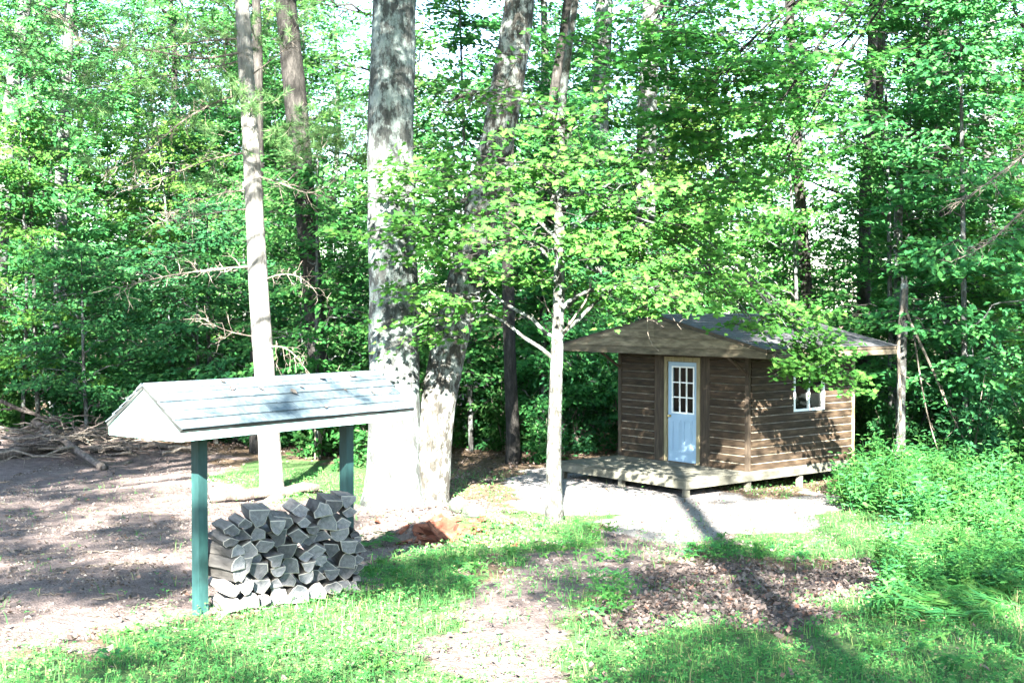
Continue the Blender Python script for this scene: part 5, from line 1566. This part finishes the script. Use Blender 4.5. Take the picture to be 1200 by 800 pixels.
# rotten red wood and stones on the heap
def lump(name, label, cat, c, ext, mat, seed, jag=0.25, rz=0.0):
    r = np.random.default_rng(seed)
    nu, nv = 14, 8
    V = []
    for j in range(nv + 1):
        ph = math.pi * j / nv
        for i in range(nu):
            th = 2 * math.pi * i / nu
            d = np.array([math.sin(ph) * math.cos(th), math.sin(ph) * math.sin(th), math.cos(ph)])
            k = 1 + jag * 2 * (float(vnoise(d[0] * 2.5 + seed, d[1] * 2.5 + d[2] * 2)) - 0.5) + r.normal(0, jag * 0.15)
            V.append(d * np.array(ext) * k)
    F = [(j * nu + i, (j + 1) * nu + i, (j + 1) * nu + (i + 1) % nu, j * nu + (i + 1) % nu) for j in range(nv) for i in range(nu)]
    o = MB().add(np.array(V), F).build(name, M[mat])
    o.location = tuple(c); o.rotation_euler = (0, 0, rz)
    return tag(o, label, cat)
lump("rotten_log", "crumbling red rotten log below the twin trunks", "rotten log", gpz(520, 630, 0.02), (0.55, 0.20, 0.16), 'rotten', 3, 0.7, 0.4)
for i in range(34):
    p = gpz(br.normal(530, 42), br.uniform(608, 642), br.uniform(0.0, 0.05))
    n = 5; L = br.uniform(0.08, 0.34); w = br.uniform(0.02, 0.065)
    ring = np.stack([np.zeros(n), np.cos(np.arange(n) * 1.257) * w, np.sin(np.arange(n) * 1.257) * w * 0.6], 1) + br.normal(0, w * 0.2, (n, 3))
    mb = MB().prism(ring, (L, br.normal(0, 0.02), br.normal(0, 0.03)))
    o = mb.build("rotten_splinter", M['rotten']); o.location = tuple(p); o.rotation_euler = (br.normal(0, 0.3), br.normal(0, 0.35), br.uniform(0, 6.28))
    tag(o, "red rotten wood splinter, %s" % ordinal(i), "rotten wood", "splinters round the rotten log")
lump("stone", "dark mossy stone on the heap, left of the pair", "stone", gpz(537, 600, 0.10), (0.14, 0.12, 0.12), 'moss_stone', 12, 0.2)
lump("stone", "dark mossy stone on the heap, right of the pair", "stone", gpz(556, 606, 0.08), (0.17, 0.13, 0.11), 'moss_stone', 17, 0.2)
for i in range(18):
    p = gpz(br.uniform(425, 520), br.uniform(600, 636), 0.01)
    lump("soil_clod", "dark clod of earth on the spoil heap behind the firewood", "soil clod", p, np.array([1, 1, 0.7]) * br.uniform(0.03, 0.08), 'soilclod', 100 + i, 0.3)["group"] = "clods on the spoil heap"
print("CLUMPS", ncl, "LOGS", sum(len(r) for r in logs))

# number the look-alike sticks, twigs and clods from the left
for pre, fmt in (("brush_stick", "thin grey-brown stick in the brush pile, %s from the left edge"), ("ground_twig", "short dry twig on the bare soil, %s from the left edge"), ("rotten_splinter", "red rotten wood splinter on the heap, %s from the left"), ("soil_clod", "dark clod of earth on the spoil heap behind the firewood, %s from the left")):
    obs = sorted([o for o in scene.objects if o.name.startswith(pre)], key=lambda o: o.location[0] / o.location[1])
    for i, o in enumerate(obs):
        o["label"] = fmt % ordinal(i)

# dead leaves lying on the two roofs
dl = np.random.default_rng(303)
for i in range(26):
    shed_side = i < 12
    if shed_side:
        q = ssp(1, dl.uniform(0.05, slp), dl.uniform(0.2, SL + SB), 0.034); w_ = S0 + sl_(q[None])[0]; nrm = sl_(np.array([[0, (HR - HE) / slp, SW / slp]]))[0]
    else:
        q = slope_pt(-1, dl.normal(0.55, 0.25) if i % 2 else dl.uniform(0.1, sl), dl.normal(0.9, 0.3) if i % 2 else dl.uniform(VF, VB), 0.034); w_ = CC + cl(q[None])[0]; nrm = cl(np.array([[-(ZR - ZE) / sl, 0, HW / sl]]))[0]
    mb = MB().leaves(np.zeros((1, 3)), nrm[None] + dl.normal(0, 0.15, (1, 3)), dl.normal(0, 1, (1, 3)), dl.uniform(0.06, 0.11), L_DEAD)
    o = mb.build("fallen_leaf", M['litter']); o.location = tuple(w_)
    tag(o, "dry brown leaf lying on the %s, number %s" % ("firewood shelter roof" if shed_side else "cabin roof", ordinal(i)), "dead leaf", "dead leaves on the roofs")
obs = sorted([o for o in scene.objects if o.name.startswith("fallen_leaf")], key=lambda o: o.location[0] / o.location[1])
for i, o in enumerate(obs):
    o["label"] = "dry brown leaf on a roof, %s from the left of the roof leaves" % ordinal(i)
